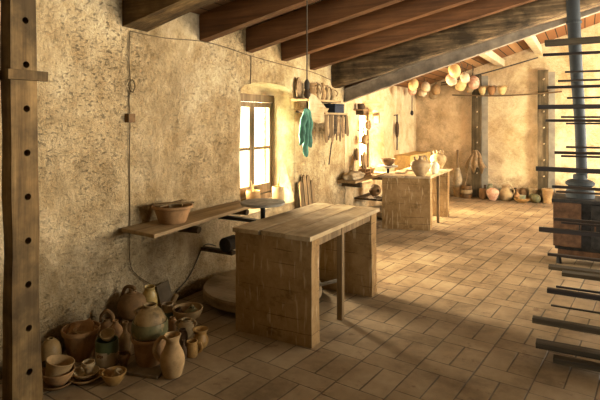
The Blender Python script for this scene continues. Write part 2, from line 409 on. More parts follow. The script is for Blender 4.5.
def copy_tree(o, loc, rz=None, label=None, scale=None):
    c = o.copy(); COL.objects.link(c); c.location = loc
    if rz is not None: c.rotation_euler.z = rz
    if label: c['label'] = label
    if scale: c.scale = scale
    for ch in list(o.children):
        k = ch.copy(); COL.objects.link(k); k.parent = c
        for g in list(ch.children):
            q = g.copy(); COL.objects.link(q); q.parent = k
    return c
def setmesh(o):      # apply modifiers in place
    dg = bpy.context.evaluated_depsgraph_get()
    me = bpy.data.meshes.new_from_object(o.evaluated_get(dg)); o.modifiers.clear(); o.data = me
def boolean(o, cutters):
    for c in cutters:
        m = o.modifiers.new('b', 'BOOLEAN'); m.operation = 'DIFFERENCE'; m.solver = 'EXACT'; m.object = c
    bpy.context.view_layer.update(); setmesh(o)
    for c in cutters:
        d = c.data; bpy.data.objects.remove(c); bpy.data.meshes.remove(d)

# ------------------------------------------------------------------ SETTING
struct('floor', box(-3.9, 3.5, -3.2, 11.7, -.12, 0), M['floor'])

def arch_cutter(x0, x1, y0, y1, z0, z1, rise):
    pts = [(y0, z0), (y1, z0), (y1, z1 - rise)]
    for k in range(1, 10):
        a = k / 10 * PI
        pts.append(((y0+y1)/2 + (y1-y0)/2 * math.cos(a), z1 - rise + rise * math.sin(a)**.7))
    pts.append((y0, z1 - rise))
    bm = bmesh.new()
    A = [bm.verts.new((x0, y, z)) for y, z in pts]; B = [bm.verts.new((x1, y, z)) for y, z in pts]
    bm.faces.new(A); bm.faces.new(B[::-1]); n = len(pts)
    for i in range(n): bm.faces.new((A[i], B[i], B[(i+1) % n], A[(i+1) % n]))
    return obj('cutter', bm, M['reveal'])
def lump_wall(name, x0, x1, y0, y1, z0, z1, cut, mats, amp):
    bm = bmesh.new(); ny, nz = int((y1-y0)/.09), int((z1-z0)/.09)
    def sheet(x):
        return [[bm.verts.new((x, y0+(y1-y0)*i/ny, z0+(z1-z0)*j/nz)) for j in range(nz+1)] for i in range(ny+1)]
    F, Bk = sheet(x1), sheet(x0)
    for i in range(ny):
        for j in range(nz):
            bm.faces.new((F[i][j], F[i+1][j], F[i+1][j+1], F[i][j+1])); bm.faces.new((Bk[i][j], Bk[i][j+1], Bk[i+1][j+1], Bk[i+1][j]))
    for i in range(ny):
        bm.faces.new((F[i][0], Bk[i][0], Bk[i+1][0], F[i+1][0])); bm.faces.new((F[i][nz], F[i+1][nz], Bk[i+1][nz], Bk[i][nz]))
    for j in range(nz):
        bm.faces.new((F[0][j], F[0][j+1], Bk[0][j+1], Bk[0][j])); bm.faces.new((F[ny][j], Bk[ny][j], Bk[ny][j+1], F[ny][j+1]))
    o = obj(name, bm, mats[0]); o['kind'] = 'structure'
    if cut: boolean(o, cut)
    me = o.data; me.materials.clear()
    for m in mats: me.materials.append(m)
    for v in me.vertices:
        if v.co.x > x1 - .02:
            q = Vector((0, v.co.y, v.co.z))
            v.co.x += amp * (noise.noise(q * 1.4) + .5 * noise.noise(q * 3.7 + Vector((5, 5, 5)))) - amp
    me.update()
    for f in me.polygons:
        c = f.center; f.use_smooth = True
        inner = x0 + .02 < c.x < x1 - .03 and y0 + .05 < c.y < y1 - .05 and z0 + .05 < c.z < z1 - .05
        f.material_index = 1 if inner else 0
    return o
WX, WX2, WY = -3.2, -3.3, 11.3
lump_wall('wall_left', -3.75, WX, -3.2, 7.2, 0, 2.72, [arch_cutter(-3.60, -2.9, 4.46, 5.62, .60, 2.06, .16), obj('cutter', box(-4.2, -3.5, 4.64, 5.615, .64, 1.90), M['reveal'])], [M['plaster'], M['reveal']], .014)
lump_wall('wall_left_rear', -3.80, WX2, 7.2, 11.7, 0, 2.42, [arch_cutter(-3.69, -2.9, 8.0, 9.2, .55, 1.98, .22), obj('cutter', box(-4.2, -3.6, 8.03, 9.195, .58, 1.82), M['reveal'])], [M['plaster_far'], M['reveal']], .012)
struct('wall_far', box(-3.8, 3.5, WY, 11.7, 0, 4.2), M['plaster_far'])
bmr = bmesh.new()
wr = struct('wall_right', box(3.2, 3.5, -3.2, 11.3, 0, 4.4), M['plaster'])
boolean(wr, [obj('cutter', box(3.0, 3.8, a, b, .9, 2.3), M['plaster']) for a, b in ((3.0, 4.4), (5.4, 7.6), (8.6, 10.4))])
struct('wall_back', box(-3.8, 3.5, -3.5, -3.2, 0, 4.4), M['plaster'])
# two roof planes
def slab(name, y0, y1, zf, th, mat):
    bm = bmesh.new(); v = []
    for x in (-3.85, 3.55):
        for y in (y0, y1):
            for t in (0, th): v.append(bm.verts.new((x, y, zf(x) + t)))
    for f in ((0,2,6,4),(1,5,7,3),(0,1,3,2),(4,6,7,5),(0,4,5,1),(2,3,7,6)): bm.faces.new([v[i] for i in f])
    return struct(name, bm, mat)
zdeck = lambda x: 2.64 + .225 * (x + 3.2)
zfar = lambda x: 2.90 + .33 * (x + 1.5)
slab('ceiling', -3.5, 7.34, zdeck, .08, M['deck'])
slab('ceiling_rear', 7.30, 11.7, zfar, .08, M['deck_far'])
# gable filler between the two roof planes, above the steel beam
bm = bmesh.new(); A = []
for x in (-3.25, 3.4):
    zb = 1.98 + .31 * (x + 3.2)
    for y in (7.26, 7.32):
        for z in (zb, max(zfar(x), zdeck(x)) + .1): A.append(bm.verts.new((x, y, z)))
for f in ((0,1,3,2),(4,6,7,5),(0,4,5,1),(2,3,7,6),(1,5,7,3),(0,2,6,4)): bm.faces.new([A[i] for i in f])
struct('trim_1', bm, M['rafter'])
# grey limewash strips beside the far posts
def strip(name, u0, u1, v0, label):
    a, b = atY(u0, v0, WY - .004), atY(u1, v0, WY - .004)
    struct(name, box(a.x, b.x, WY - .006, WY + .01, .0, a.z), M['greypaint'])
strip('trim_2', 481, 488, 76, ''); strip('trim_3', 548, 555, 72, '')

# window 1 (frame set deep in the reveal)
def window(name, X, y0, y1, z0, z1, bars):
    t = bpy.data.objects.new(name, None); COL.objects.link(t); t['kind'] = 'structure'; t.location = (X, (y0+y1)/2, z0)
    ym = (y1 - y0) / 2; H = z1 - z0
    def bar(nm, a, b, c, d, w=.05, par=t, mat='sash'):
        return obj(nm, box(-w/2, w/2, a, b, c, d), M[mat], par, bevel=.005)
    bar('frame_jamb', -ym-.06, -ym+.04, -.02, H+.06, .09); bar('frame_jamb', ym-.04, ym+.06, -.02, H+.06, .09)
    bar('frame_head', -ym+.04, ym-.04, H-.03, H+.06, .09); bar('frame_sill', -ym+.04, ym-.04, -.02, .05, .10)
    for s in (-1, 1):
        a, b = (-ym+.04, -.003) if s < 0 else (.003, ym-.04)
        sash = bar('sash_stile', a, a+.05, .055, H-.035)
        bar('sash_stile', b-.05, b, .055, H-.035)
        bar('sash_rail', a+.05, b-.05, H-.095, H-.035); bar('sash_rail', a+.05, b-.05, .055, .17)
        for z in bars: bar('glazing_bar', a+.05, b-.05, z-.018, z+.018, .035)
        bar('window_pane', a+.045, b-.045, .16, H-.09, .005, t, 'glass')
    return t
window('window_1', -3.55, 4.66, 5.62, .66, 1.88, [.62])
window('window_2', -3.66, 7.98, 9.22, .60, 1.80, [.60])

# ------------------------------------------------------------------ ROOF TIMBERS
def beam(name, label, Y, zb, slope, w, h, mat, x0=-3.225, x1=3.19, jit=.0, seg=26, cat='roof beam', kind='thing', round_=0):
    bm = bmesh.new(); rings = []
    sec = [(0, 0), (w, 0), (w, h), (0, h)]
    if round_:
        sec = [(w/2 + w/2*math.copysign(abs(math.cos(a))**.6, math.cos(a)), h/2 + h/2*math.copysign(abs(math.sin(a))**.6, math.sin(a))) for a in [2*PI*(k+.5)/14 for k in range(14)]]
    for i in range(seg + 1):
        x = x0 + (x1 - x0) * i / seg; ring = []
        for k, (y, z) in enumerate(sec):
            q = Vector((x * 1.3, y * 4 + Y, z * 4))
            ring.append(bm.verts.new((x, y + jit * noise.noise(q), z + slope * (x + 3.2) + jit * noise.noise(q + Vector((9, 3, 1))))))
        rings.append(ring)
    n = len(sec)
    for i in range(seg):
        for k in range(n): bm.faces.new((rings[i][k], rings[i][(k+1) % n], rings[i+1][(k+1) % n], rings[i+1][k]))
    bm.faces.new(rings[0][::-1]); bm.faces.new(rings[-1])
    return tag(obj(name, bm, M[mat], None, (0, Y, zb), smooth=bool(round_)), label, cat, 'beams under the roof boards', kind)
beam('roof_beam', 'thick old square beam at the top left, darkest underneath, above the vertical wall cord', 2.876, 2.379, .225, .26, .30, 'beam_old', jit=.02)
beam('roof_beam', 'reddish brown rafter meeting the wall before the window, second beam from the left', 3.80, 2.392, .222, .12, .245, 'rafter', jit=.004)
beam('roof_beam', 'reddish brown rafter whose wall end sits over the window\'s near side, third from left', 4.56, 2.372, .223, .12, .24, 'rafter', jit=.004)
beam('roof_beam', 'brown rafter ending over the window\'s far side, behind the hanging lamp cord, fourth from left', 5.31, 2.352, .224, .12, .26, 'rafter', jit=.004)
beam('roof_beam', 'dark brown rafter above the wall rack, just before the split log', 6.05, 2.305, .232, .12, .24, 'rafter', jit=.006)
beam('roof_log', 'thick dark split log beam lying beside the steel girder', 6.70, 2.10, .255, .34, .37, 'log', jit=.035, round_=1, cat='roof beam')
# steel girder of I section
bm = bmesh.new(); H_, W_ = .20, .10
sec = [(-W_/2,0),(W_/2,0),(W_/2,.012),(.005,.02),(.005,H_-.02),(W_/2,H_-.012),(W_/2,H_),(-W_/2,H_),(-W_/2,H_-.012),(-.005,H_-.02),(-.005,.02),(-W_/2,.012)]
ra, rb = [], []
for y, z in sec:
    ra.append(bm.verts.new((-3.3, y, z - .1*.31))); rb.append(bm.verts.new((3.2, y, z + 6.4*.31)))
bm.faces.new(ra); bm.faces.new(rb[::-1])
for i in range(12): bm.faces.new((ra[i], rb[i], rb[(i+1) % 12], ra[(i+1) % 12]))
tag(obj('steel_girder', bm, M['steel'], None, (0, 7.19, 1.90)), 'grey brown steel girder of I section sloping up beside the split log', 'girder', kind='thing')
# purlins of the rear roof
for u, v, lab in ((494, 60, 'short pale purlin end under the rear roof, the left one of two'), (530, 50, 'short pale purlin end under the rear roof, nearer the stove pipe')):
    x = {494: -1.52, 530: -.82}[u]
    z1 = zfar(x)
    tag(obj('roof_purlin', box(-.07, .07, 7.32, 11.3, z1-.17, z1-.03, cuts=0), M['cream'], None, (x, 0, 0), bevel=.01), lab, 'purlin', 'purlins of the rear roof', 'thing')

# ------------------------------------------------------------------ LEFT POST WITH PEG HOLES
t = thing('peg_post', 'tall worn wooden post with a column of round peg holes, at the left edge', 'post', (-2.77, 1.78, 0))
bm = bmesh.new(); rings = []
for i in range(25):
    z = 2.66 * i / 24; wy = .076 + .016 * max(0, 1 - z / .9); wx = .046; ln = -.016 - .012 * z
    ring = []
    for k, (x, y) in enumerate(((-wx, -wy), (wx, -wy), (wx, wy), (-wx, wy))):
        q = Vector((x * 6, y * 6, z * 2.5)); ring.append(bm.verts.new((x + .008 * noise.noise(q), y + ln + .008 * noise.noise(q + Vector((3, 3, 3))), z)))
    rings.append(ring)
for i in range(24):
    for k in range(4): bm.faces.new((rings[i][k], rings[i][(k+1) % 4], rings[i+1][(k+1) % 4], rings[i+1][k]))
bm.faces.new(rings[0][::-1]); bm.faces.new(rings[-1])
shaft = obj('shaft', bm, M['post'], t)
bpy.context.view_layer.update()
cut = []
for k in range(10):
    z = .22 + .2462 * k
    c = obj('cutter', lathe([(.019, -.09), (.019, .09)], 14, n=1, sharp=True), M['post'])
    c.matrix_world = Matrix.Translation((-2.77 + .05, 1.78 - .004 - .012 * z, z)) @ Matrix.Rotation(PI/2, 4, 'Y'); cut.append(c)
boolean(shaft, cut)
shaft.data.materials.clear(); shaft.data.materials.append(M['post'])
obj('collar', box(.050, .080, -.15, .085, 1.855, 1.91), M['post'], t, bevel=.004)
obj('collar', box(-.080, -.052, -.15, .085, 1.855, 1.91), M['post'], t, bevel=.004)

# ------------------------------------------------------------------ WALL CORDS AND MOTOR
def wallcord(name, label, pts, rad=.006, X=WX - .004, mat='cordw'):
    P = [atX(u, v, X) for u, v in pts]
    return tag(obj(name, tube(P, rad, 6), M[mat], None, smooth=True), label, 'cord')
t = thing('wall_cable', 'vertical knotted cord running down the rough wall above the pottery', 'cord', (0, 0, 0))
obj('cord', tube([atX(u, v, WX - .002) for u, v in ((130, 31), (129, 60), (130.5, 86), (129, 100), (130, 118), (129.5, 160), (130, 225), (130, 262), (137, 275), (154, 286))], .0042, 6), M['cordw'], t, smooth=True)
p = atX(129.5, 118, WX); obj('junction_box', box(p.x-.02, p.x+.03, p.y-.035, p.y+.035, p.z-.035, p.z+.035), M['brown'], t, bevel=.006)
p = atX(130, 86, WX - .0); obj('knot', tube([(p.x+.01, p.y-.03, p.z), (p.x+.025, p.y, p.z+.05), (p.x+.02, p.y+.035, p.z), (p.x+.025, p.y, p.z-.05), (p.x+.01, p.y-.02, p.z-.01)], .006, 6), M['cordw'], t, smooth=True)
wallcord('wall_cable', 'thin cord sagging along the wall under the beam ends', [(130, 31), (165, 38), (200, 41), (225, 47), (248, 55), (284, 65), (312, 72), (331, 80)], .004)
wallcord('wall_cable', 'short cord dropping from the beam ends to the window arch', [(251, 56), (251, 70), (250.5, 84)], .004)
wallcord('wall_cable', 'dark cable looping down the wall from the motor beside the wheel', [(216, 246), (208, 244), (202, 248), (196, 262), (188, 278), (176, 292)], .006, mat='cord')
m0 = atd(229.5, 243.5, 4.75)
t = thing('wheel_motor', 'small dark electric motor on a bar behind the near table', 'motor', m0)
b = lathe([(.055, -.075), (.066, -.07), (.066, .07), (.055, .075)], 20, sharp=True)
bmesh.ops.rotate(b, verts=b.verts, matrix=Matrix.Rotation(PI/2, 3, 'X')); obj('casing', b, M['iron'], t, smooth=False)
b = lathe([(.03, -.11), (.03, -.076)], 14, sharp=True); bmesh.ops.rotate(b, verts=b.verts, matrix=Matrix.Rotation(PI/2, 3, 'X')); obj('pulley', b, M['rust'], t)
obj('support_bar', box(WX - m0.x, .05, -.03, .03, -.10, -.067), M['dwood'], t, bevel=.004)

# ------------------------------------------------------------------ WALL BENCH
t = thing('wall_bench', 'long thick plank bench fixed along the left wall below the window', 'bench', (WX, 2.74, .78))
bm = prism([(0, .10), (.40, .06), (.315, 1.04), (.28, 1.66), (0, 1.66)], -.030, 0)
obj('plank', bm, M['bench'], t, bevel=.006)
for y in (.58, 1.45): obj('bracket', tube([(-.02, y, -.072), (.39 if y < 1 else .27, y, -.066)], [.040, .032], 8, flat=.8, smooth=1), M['dwood'], t)

# pan on the bench
pp = atX(172.5, 214, -3.0)
def pan_extra(t, r, h): pass
vessel('clay_pan', 'wide flared terracotta pan holding scraps, on the wall bench', 'pan', (pp.x, pp.y, .781), .17, .145, 'basin', 'terra', wob=.02)
for k, (dx, dy, a, L, lab) in enumerate(((-.03, .02, .5, .37, 'flat wooden rib laid across the pan on the wall bench, longer one'), (.04, -.03, -.3, .33, 'flat wooden rib laid across the pan on the wall bench, shorter one'))):
    o = tag(obj('wooden_rib', box(-L/2, L/2, -.026, .026, 0, .009), M['board'], None, (pp.x+dx, pp.y+dy, .929 + .011*k), bevel=.003), lab, 'tool'); o.rotation_euler = (0, .0, a + 1.2)
o = vessel('clay_scrap', 'broken curved pot scrap lying in the pan on the wall bench', 'shard', (pp.x - .01, pp.y + .06, .86), .06, .06, 'bowl', 'buff', tilt=(.4, .2))

# ------------------------------------------------------------------ POTTER'S WHEELS
def wheel(label, cx, cy, fr, head_r, head_z, cross=None):
    t = thing('potters_wheel', label, 'potter\'s wheel', (cx, cy, 0))
    obj('flywheel', lathe([(fr*.97, .05), (fr, .065), (fr, .125), (fr*.98, .14)], 56, sharp=True), M['wheel'], t)
    obj('pivot_block', lathe([(.08, 0), (.07, .05)], 16, sharp=True), M['iron'], t)
    obj('shaft', tube([(0, 0, .14), (0, 0, head_z - .03)], .022, 12), M['iron'], t, smooth=True)
    obj('wheel_head', lathe([(.04, head_z-.05), (.07, head_z-.03), (head_r*.96, head_z-.024), (head_r, head_z-.016), (head_r, head_z-.004), (head_r*.985, head_z)], 44, sharp=True), M['stone'], t)
    if cross: obj('cross_bar', box(*cross), M['iron'], t, bevel=.004)
    return t
wheel('large potter\'s kick wheel beside the near table, grey head level with the bench', -2.57, 3.92, .54, .205, .885, (-.56, .03, -.035, .02, .69, .72))
ob = tube([(-2.02, 3.66, .25), (-1.78, 3.90, .30)], .014, 8); tag(obj('foot_lever', ob, M['stone'], None), 'pale metal lever poking out under the near table', 'lever')

# ------------------------------------------------------------------ NEAR TABLE
t = thing('work_table', 'large plank-topped work table in front, clay-spattered solid end panels', 'table', (-2.04, 3.90, 0))
# top of three planks with slightly uneven ends
y0, y1 = -.685, .69
xs = [(-.35, -.112), (-.10, .118), (.128, .335)]
for i, (a, b) in enumerate(xs):
    e = (.0, .020, -.006)[i]
    obj('top_plank', prism([(a, y0 + e), (b, y0 + e*.5), (b - (0 if i < 2 else -.012), y1), (a + (.03 if i == 0 else 0), y1 + e)], .765, .80), M['table'], t, bevel=.005)
bm = box(-.335, .335, -.665, -.545, 0, .764, cuts=6, jit=.008); obj('end_panel', bm, M['panel'], t)
bm = box(-.33, .325, .54, .665, 0, .764, cuts=6, jit=.008); obj('end_panel', bm, M['panel'], t)
obj('middle_leg', box(.268, .315, -.10, -.05, 0, .764), M['board'], t, bevel=.004)
obj('rail', box(.285, .31, -.545, .54, .70, .764), M['board'], t, bevel=.003)

# ------------------------------------------------------------------ FAR TABLE AND ITS WHEEL
t = thing('work_table', 'second work table further back, two handled clay jugs on it', 'table', (-2.32, 8.1, 0))
for i, (pts) in enumerate(([(-.36, -.84), (-.02, -.74), (-.02, .78), (-.36, .78)], [(-.01, -.735), (.35, -.63), (.345, .80), (-.01, .78)])):
    obj('top_plank', prism(pts, .765, .80), M['table'], t, bevel=.005)
bm = prism([(-.335, -.80), (.335, -.60), (.335, -.48), (-.335, -.68)], 0, .764)
bmesh.ops.subdivide_edges(bm, edges=list(bm.edges), cuts=5, use_grid_fill=True); jitter(bm, .007); obj('end_panel', bm, M['panel'], t)
obj('end_panel', box(-.32, .32, .56, .68, 0, .764, cuts=5, jit=.007), M['panel'], t)
obj('middle_leg', box(.27, .31, .02, .06, 0, .764), M['board'], t, bevel=.004)
wc = atd(388, 166, 8.55); print('wheel2', wc)
wheel('smaller potter\'s wheel behind the far table with a bowl on its head', wc.x, wc.y, .36, .165, .865)
vessel('clay_bowl', 'brown flared bowl sitting on the far wheel head', 'bowl', (wc.x, wc.y, .866), .13, .11, 'bowl', 'brown')
J1, J2, J3 = atz(420.5, 176, .8), atz(436.5, 169, .8), atz(432, 173.5, .8)
def jugtop(t, r, h):
    obj('neck', lathe([(.28*r, h*.97), (.24*r, h*1.06), (.22*r, h*1.16), (.30*r, h*1.20)], 16, thick=.008), M['jugfar'], t, smooth=True)
    obj('spout', tube([(-.45*r, 0, h*.92), (-.55*r, 0, h*1.06), (-.60*r, 0, h*1.18)], [.13*r, .10*r, .09*r], 8), M['jugfar'], t, smooth=True)
    obj('hoop_handle', tube([(.24*r, 0, h*1.02), (.34*r, 0, h*1.20), (.55*r, 0, h*1.18), (.66*r, 0, h*.90)], .10*r, 8), M['jugfar'], t, smooth=True)
vessel('water_jug', 'brown handled water jug nearest the edge of the far table', 'jug', (J1.x, J1.y, .801), .148, .24, 'amphora', 'jugfar', extra=jugtop, rz=.5)
vessel('water_jug', 'buff handled water jug behind, toward the back of the far table', 'jug', (J2.x, J2.y + .12, .801), .135, .25, 'amphora', 'buff', extra=jugtop, rz=.5)
vessel('clay_jar', 'pale whitish jar squeezed between the two water jugs', 'jar', (J3.x + .03, J3.y + .02, .801), .078, .18, 'jar', 'white')
for u, v, L, W, lab in ((404, 172.5, .42, .15, 'thin wooden bat board lying on the far table, left one'), (414, 170.3, .34, .14, 'thin wooden bat board behind the brown jug on the far table')):
    q = atz(u, v, .8); o = tag(obj('bat_board', box(-W/2, W/2, -L/2, L/2, 0, .018), M['table'], None, (q.x - .05, q.y, .801), bevel=.004), lab, 'board'); o.rotation_euler.z = .25

# ------------------------------------------------------------------ BENCH BY THE SECOND WINDOW
a = atX(338, 178.5, WX)
t = thing('wall_shelf_bench', 'plank bench shelf on the wall below the second window, holding a sack', 'bench', (WX, a.y, .735))
obj('plank', prism([(-.08, 0), (.28, .0), (.26, 1.45), (-.08, 1.45)], -.04, 0), M['bench'], t, bevel=.005)
obj('bracket', box(-.08, .30, .15, .21, -.11, -.041), M['dwood'], t, bevel=.005)
obj('bracket', box(-.08, .30, 1.20, 1.26, -.11, -.041), M['dwood'], t, bevel=.005)
BY = a.y
bm = bmesh.new(); bmesh.ops.create_icosphere(bm, subdivisions=4, radius=1)
for v in bm.verts:
    n_ = noise.noise(v.co * 1.8) * .35 + noise.noise(v.co * 5) * .12
    v.co *= 1 + n_; v.co = Vector((v.co.x * .13, v.co.y * .25, max(v.co.z, -.35) * .085 + .03))
tag(obj('clay_sack', bm, M['sack'], None, (WX + .145, BY + .28, .736), smooth=True), 'crumpled pale sack slumped on the bench below the second window', 'sack')
q = (WX + .10, BY + .80)
bk = obj('hollow_brick', box(-.06, .06, -.12, .12, 0, .105), M['terra'])
boolean(bk, [obj('cutter', box(-.2, .2, y-.025, y+.025, z-.018, z+.018), M['terra']) for y in (-.07, 0, .07) for z in (.03, .075)])
bk.data.materials.clear(); bk.data.materials.append(M['terra']); bk.location = (q[0], q[1], .736); tag(bk, 'hollow perforated brick on the bench below the second window', 'brick')
def oval_board(name, label, base, w, h, th, mat, rz, lean, cat='paddle', group=None, grip=True):
    pts = []
    for k in range(24):
        a_ = 2*PI*k/24; pts.append((w/2*math.cos(a_), h/2 + h/2*math.sin(a_)))
    bm = bmesh.new(); A_ = [bm.verts.new((x, -th/2, z)) for x, z in pts]; B_ = [bm.verts.new((x, th/2, z)) for x, z in pts]
    bm.faces.new(A_); bm.faces.new(B_[::-1])
    for i in range(24): bm.faces.new((A_[i], B_[i], B_[(i+1) % 24], A_[(i+1) % 24]))
    o = tag(obj(name, bm, M[mat], None, base), label, cat, group); o.rotation_euler = (lean, 0, rz); return o
oval_board('wooden_paddle', 'rounded wooden paddle standing on the hollow brick, nearer one', (q[0], q[1] - .06, .842), .10, .24, .02, 'board', PI/2, -.12)
oval_board('wooden_paddle', 'rounded wooden paddle standing on the hollow brick, taller farther one', (q[0], q[1] + .05, .842), .12, .27, .02, 'bench', PI/2, -.1)
vessel('clay_dish', 'wide reddish dish on the bench end beside the far wheel', 'dish', (-3.165, BY + 1.185, .736), .10, .09, 'basin', 'terra2')
# lower ledge with a round pot
p = atd(371, 194, 8.6)
t = thing('low_shelf', 'short low plank shelf beneath the far bench, carrying a pot on its side', 'shelf', (WX2, p.y, p.z - .03))
obj('plank', box(-.02, .37, -.30, .34, -.03, 0), M['dwood'], t, bevel=.004)
obj('bracket', box(-.02, .36, .0, .05, -.08, -.031), M['dwood'], t)
o = vessel('clay_pot', 'round pot lying on its side on the low shelf, mouth to the room', 'pot', (-3.12, p.y, p.z - .03 + .105), .10, .17, 'round', 'brown'); o.rotation_euler = (0, PI/2, -.6)

# ------------------------------------------------------------------ WINDOW SILL THINGS
def sticks(t, r, h, n, L, mat='straw', spread=.25):
    for k in range(n):
        a_ = R.uniform(0, 2*PI); l = L * R.uniform(.7, 1.05); s = spread * R.uniform(.3, 1)
        b0 = Vector((math.cos(a_+PI)*r*.3, math.sin(a_+PI)*r*.3, h*.15)); b1 = b0 + Vector((math.cos(a_)*s*l, math.sin(a_)*s*l, l))
        br = tag(obj('paint_brush', tube([b0, b1*.75 + b0*.25, b1], [.004, .005, .010 if k % 2 else .004], 6, smooth=1), M[mat]), '', 'brush')
        br.location = t; yield br
j1 = atd(280, 204, 6.25); jb = (min(j1.x, -3.28), j1.y, .601)
vessel('brush_jar', 'tall buff jar of brushes on the window sill against the far reveal', 'jar', jb, .075, .215, 'cyl', 'buff', wob=.01)
names_ = ['longest brush in the buff sill jar, leaning left toward the glass', 'straw brush in the buff sill jar, leaning to the wall', 'short stick standing upright in the buff sill jar', 'thin brush at the back of the buff sill jar', 'pale brush at the front of the buff sill jar']
for b, nm in zip(sticks(Vector(jb), .07, .2, 5, .33), names_): b['label'] = nm; b['group'] = 'brushes in the buff sill jar'
c1 = (-3.40, 4.98, .601)
vessel('brush_cup', 'low stoneware cup holding two sticks on the sill beside the wheel head', 'cup', c1, .085, .20, 'cyl', 'terra2')
for b, nm in zip(sticks(Vector(c1), .06, .18, 2, .30, 'board', .2), ['longer wooden stick in the low sill cup', 'shorter wooden stick in the low sill cup']): b['label'] = nm; b['group'] = 'sticks in the low sill cup'

# slatted boards leaning on the wall behind the near table
for k in range(4):
    Y = 5.62 + .098 * k; h = (.86, .93, .92, .84)[k]
    bm = prism([(-.042, 0), (.042, 0), (.042, h-.08), (.034, h-.03), (.014, h), (-.014, h), (-.034, h-.03), (-.042, h-.08)], -.010, .010)
    bmesh.ops.rotate(bm, verts=bm.verts, matrix=Matrix(((0, 0, 1), (1, 0, 0), (0, 1, 0))))
    o = tag(obj('leaning_slat', bm, M['board'], None, (WX + .16, Y, 0.003), bevel=.003),
        ['round-topped slat leaning on the wall past the window, nearest the window', 'round-topped slat leaning on the wall, second from the window', 'round-topped slat leaning on the wall, third from the window', 'round-topped slat leaning on the wall, farthest from the window'][k], 'slat', 'round-topped slats behind the near table')
    o.rotation_euler = (-.09, -.145, 0)

# ------------------------------------------------------------------ WALL RACK WITH TOOLS
Y0, Y1 = 5.62, 6.72
t = thing('wall_rack', 'two-tier wooden wall rack right of the window, jugs above and tools below', 'rack', (WX, Y0, 0))
obj('upper_shelf', box(-.02, .22, -.07, .92, 1.865, 1.895), M['bench'], t, bevel=.004)
obj('lower_shelf', box(-.02, .26, .34, 1.06, 1.70, 1.725), M['bench'], t, bevel=.004)
bm = prism([(0, 1.62), (.25, 1.585), (.44, 1.60), (.505, 1.65), (.52, 1.71), (.47, 1.78), (.16, 1.93), (.06, 1.955), (0, 1.95)], 0, .02)
bmesh.ops.rotate(bm, verts=bm.verts, matrix=Matrix(((0, 0, 1), (1, 0, 0), (0, 1, 0))))
obj('backboard', bm, M['table'], t).location = (.225, -.06, 0)
obj('backboard_peg', box(-.02, .224, .04, .07, 1.72, 1.75), M['dwood'], t)
obj('tool_rail', box(.22, .245, .34, 1.06, 1.665, 1.699), M['dwood'], t, bevel=.003)
for k in range(3): obj('upright', box(.0, .03, (.30, .70, .955)[k], (.33, .73, .985)[k], 1.726, 1.864), M['dwood'], t)
# jugs on the upper shelf
rowj = [(.21, .078, .20, 'flare', 'terra2', 'wide-mouthed tan jug, first on the upper shelf of the wall rack'),
        (.40, .052, .225, 'bottle', 'buff', 'slender jug, second on the upper shelf of the wall rack'),
        (.54, .048, .23, 'bottle', 'terra2', 'tall slender jug, third on the upper shelf of the wall rack'),
        (.68, .050, .205, 'belly', 'buff', 'slender jug, fourth on the upper shelf of the wall rack'),
        (.84, .055, .165, 'pitcher', 'buff', 'small squat jug at the far end of the upper rack shelf')]
for dy, r, h, pf, mt, lab in rowj:
    vessel('clay_jug', lab, 'jug', (WX + .12, Y0 + dy, 1.896), r, h, pf, mt, handles=[(.35, .85, R.uniform(-1, .6), r*.45, .007)], group='jugs on the upper rack shelf', seg=20)
t = thing('tin_box', 'dark navy box on the lower shelf of the wall rack', 'box', (WX + .12, Y0 + .92, 1.726))
obj('body', box(-.08, .08, -.16, .14, 0, .10), M['navy'], t, bevel=.006); obj('lid', box(-.085, .085, -.165, .145, .101, .125), M['navy'], t, bevel=.005)
vessel('clay_bowl', 'small buff bowl on the lower shelf of the wall rack', 'bowl', (WX + .14, Y0 + .52, 1.726), .075, .055, 'bowl', 'buff')
ordn = ['first', 'second', 'third', 'fourth', 'fifth', 'sixth', 'seventh', 'eighth', 'ninth', 'tenth', 'eleventh', 'twelfth', 'thirteenth']
for k in range(13):
    y = Y0 + .36 + .056 * k; L = (.36, .27, .33, .30, .38, .25, .34, .28, .36, .24, .31, .26, .29)[k]
    wd = (1.0, 1.35, .8, 1.2)[k % 4]; pts = [(-.014*wd, 0), (-.017*wd, -L*.5), (-.026*wd, -L*.82), (-.012*wd, -L), (.012*wd, -L), (.026*wd, -L*.82), (.017*wd, -L*.5), (.014*wd, 0)]
    bm = bmesh.new(); A_ = [bm.verts.new((-.005, a_, z)) for a_, z in pts]; B_ = [bm.verts.new((.005, a_, z)) for a_, z in pts]
    bm.faces.new(A_); bm.faces.new(B_[::-1])
    for i in range(8): bm.faces.new((A_[i], B_[i], B_[(i+1) % 8], A_[(i+1) % 8]))
    o = tag(obj('hanging_tool', bm, M[('board', 'bench', 'dwood')[k % 3]], None, (WX + .254 + .006 * (k % 2), y, 1.69)),
        f'flat wooden tool hanging under the lower rack shelf, {ordn[k]} from the green cloth', 'tool', 'flat tools hanging from the wall rack')
    o.rotation_euler = (R.uniform(-.06, .06), 0, R.uniform(-.9, .3))
oval_board('hanging_paddle', 'dark oval paddle hung on the wall between window and rack', (WX + .03, 5.66, 1.90), .13, .27, .02, 'bench', PI/2, 0)
a0, a1 = atX(328, 137, WX + .05), atX(329, 187, WX + .05)
tag(obj('hanging_rod', tube([(WX + .23, a0.y, 1.664), (WX + .10, a0.y + .01, 1.3), (WX + .05, a1.y, 1.0)], .008, 6, smooth=1), M['dwood'], None), 'thin rod hanging below the tools of the wall rack', 'rod')
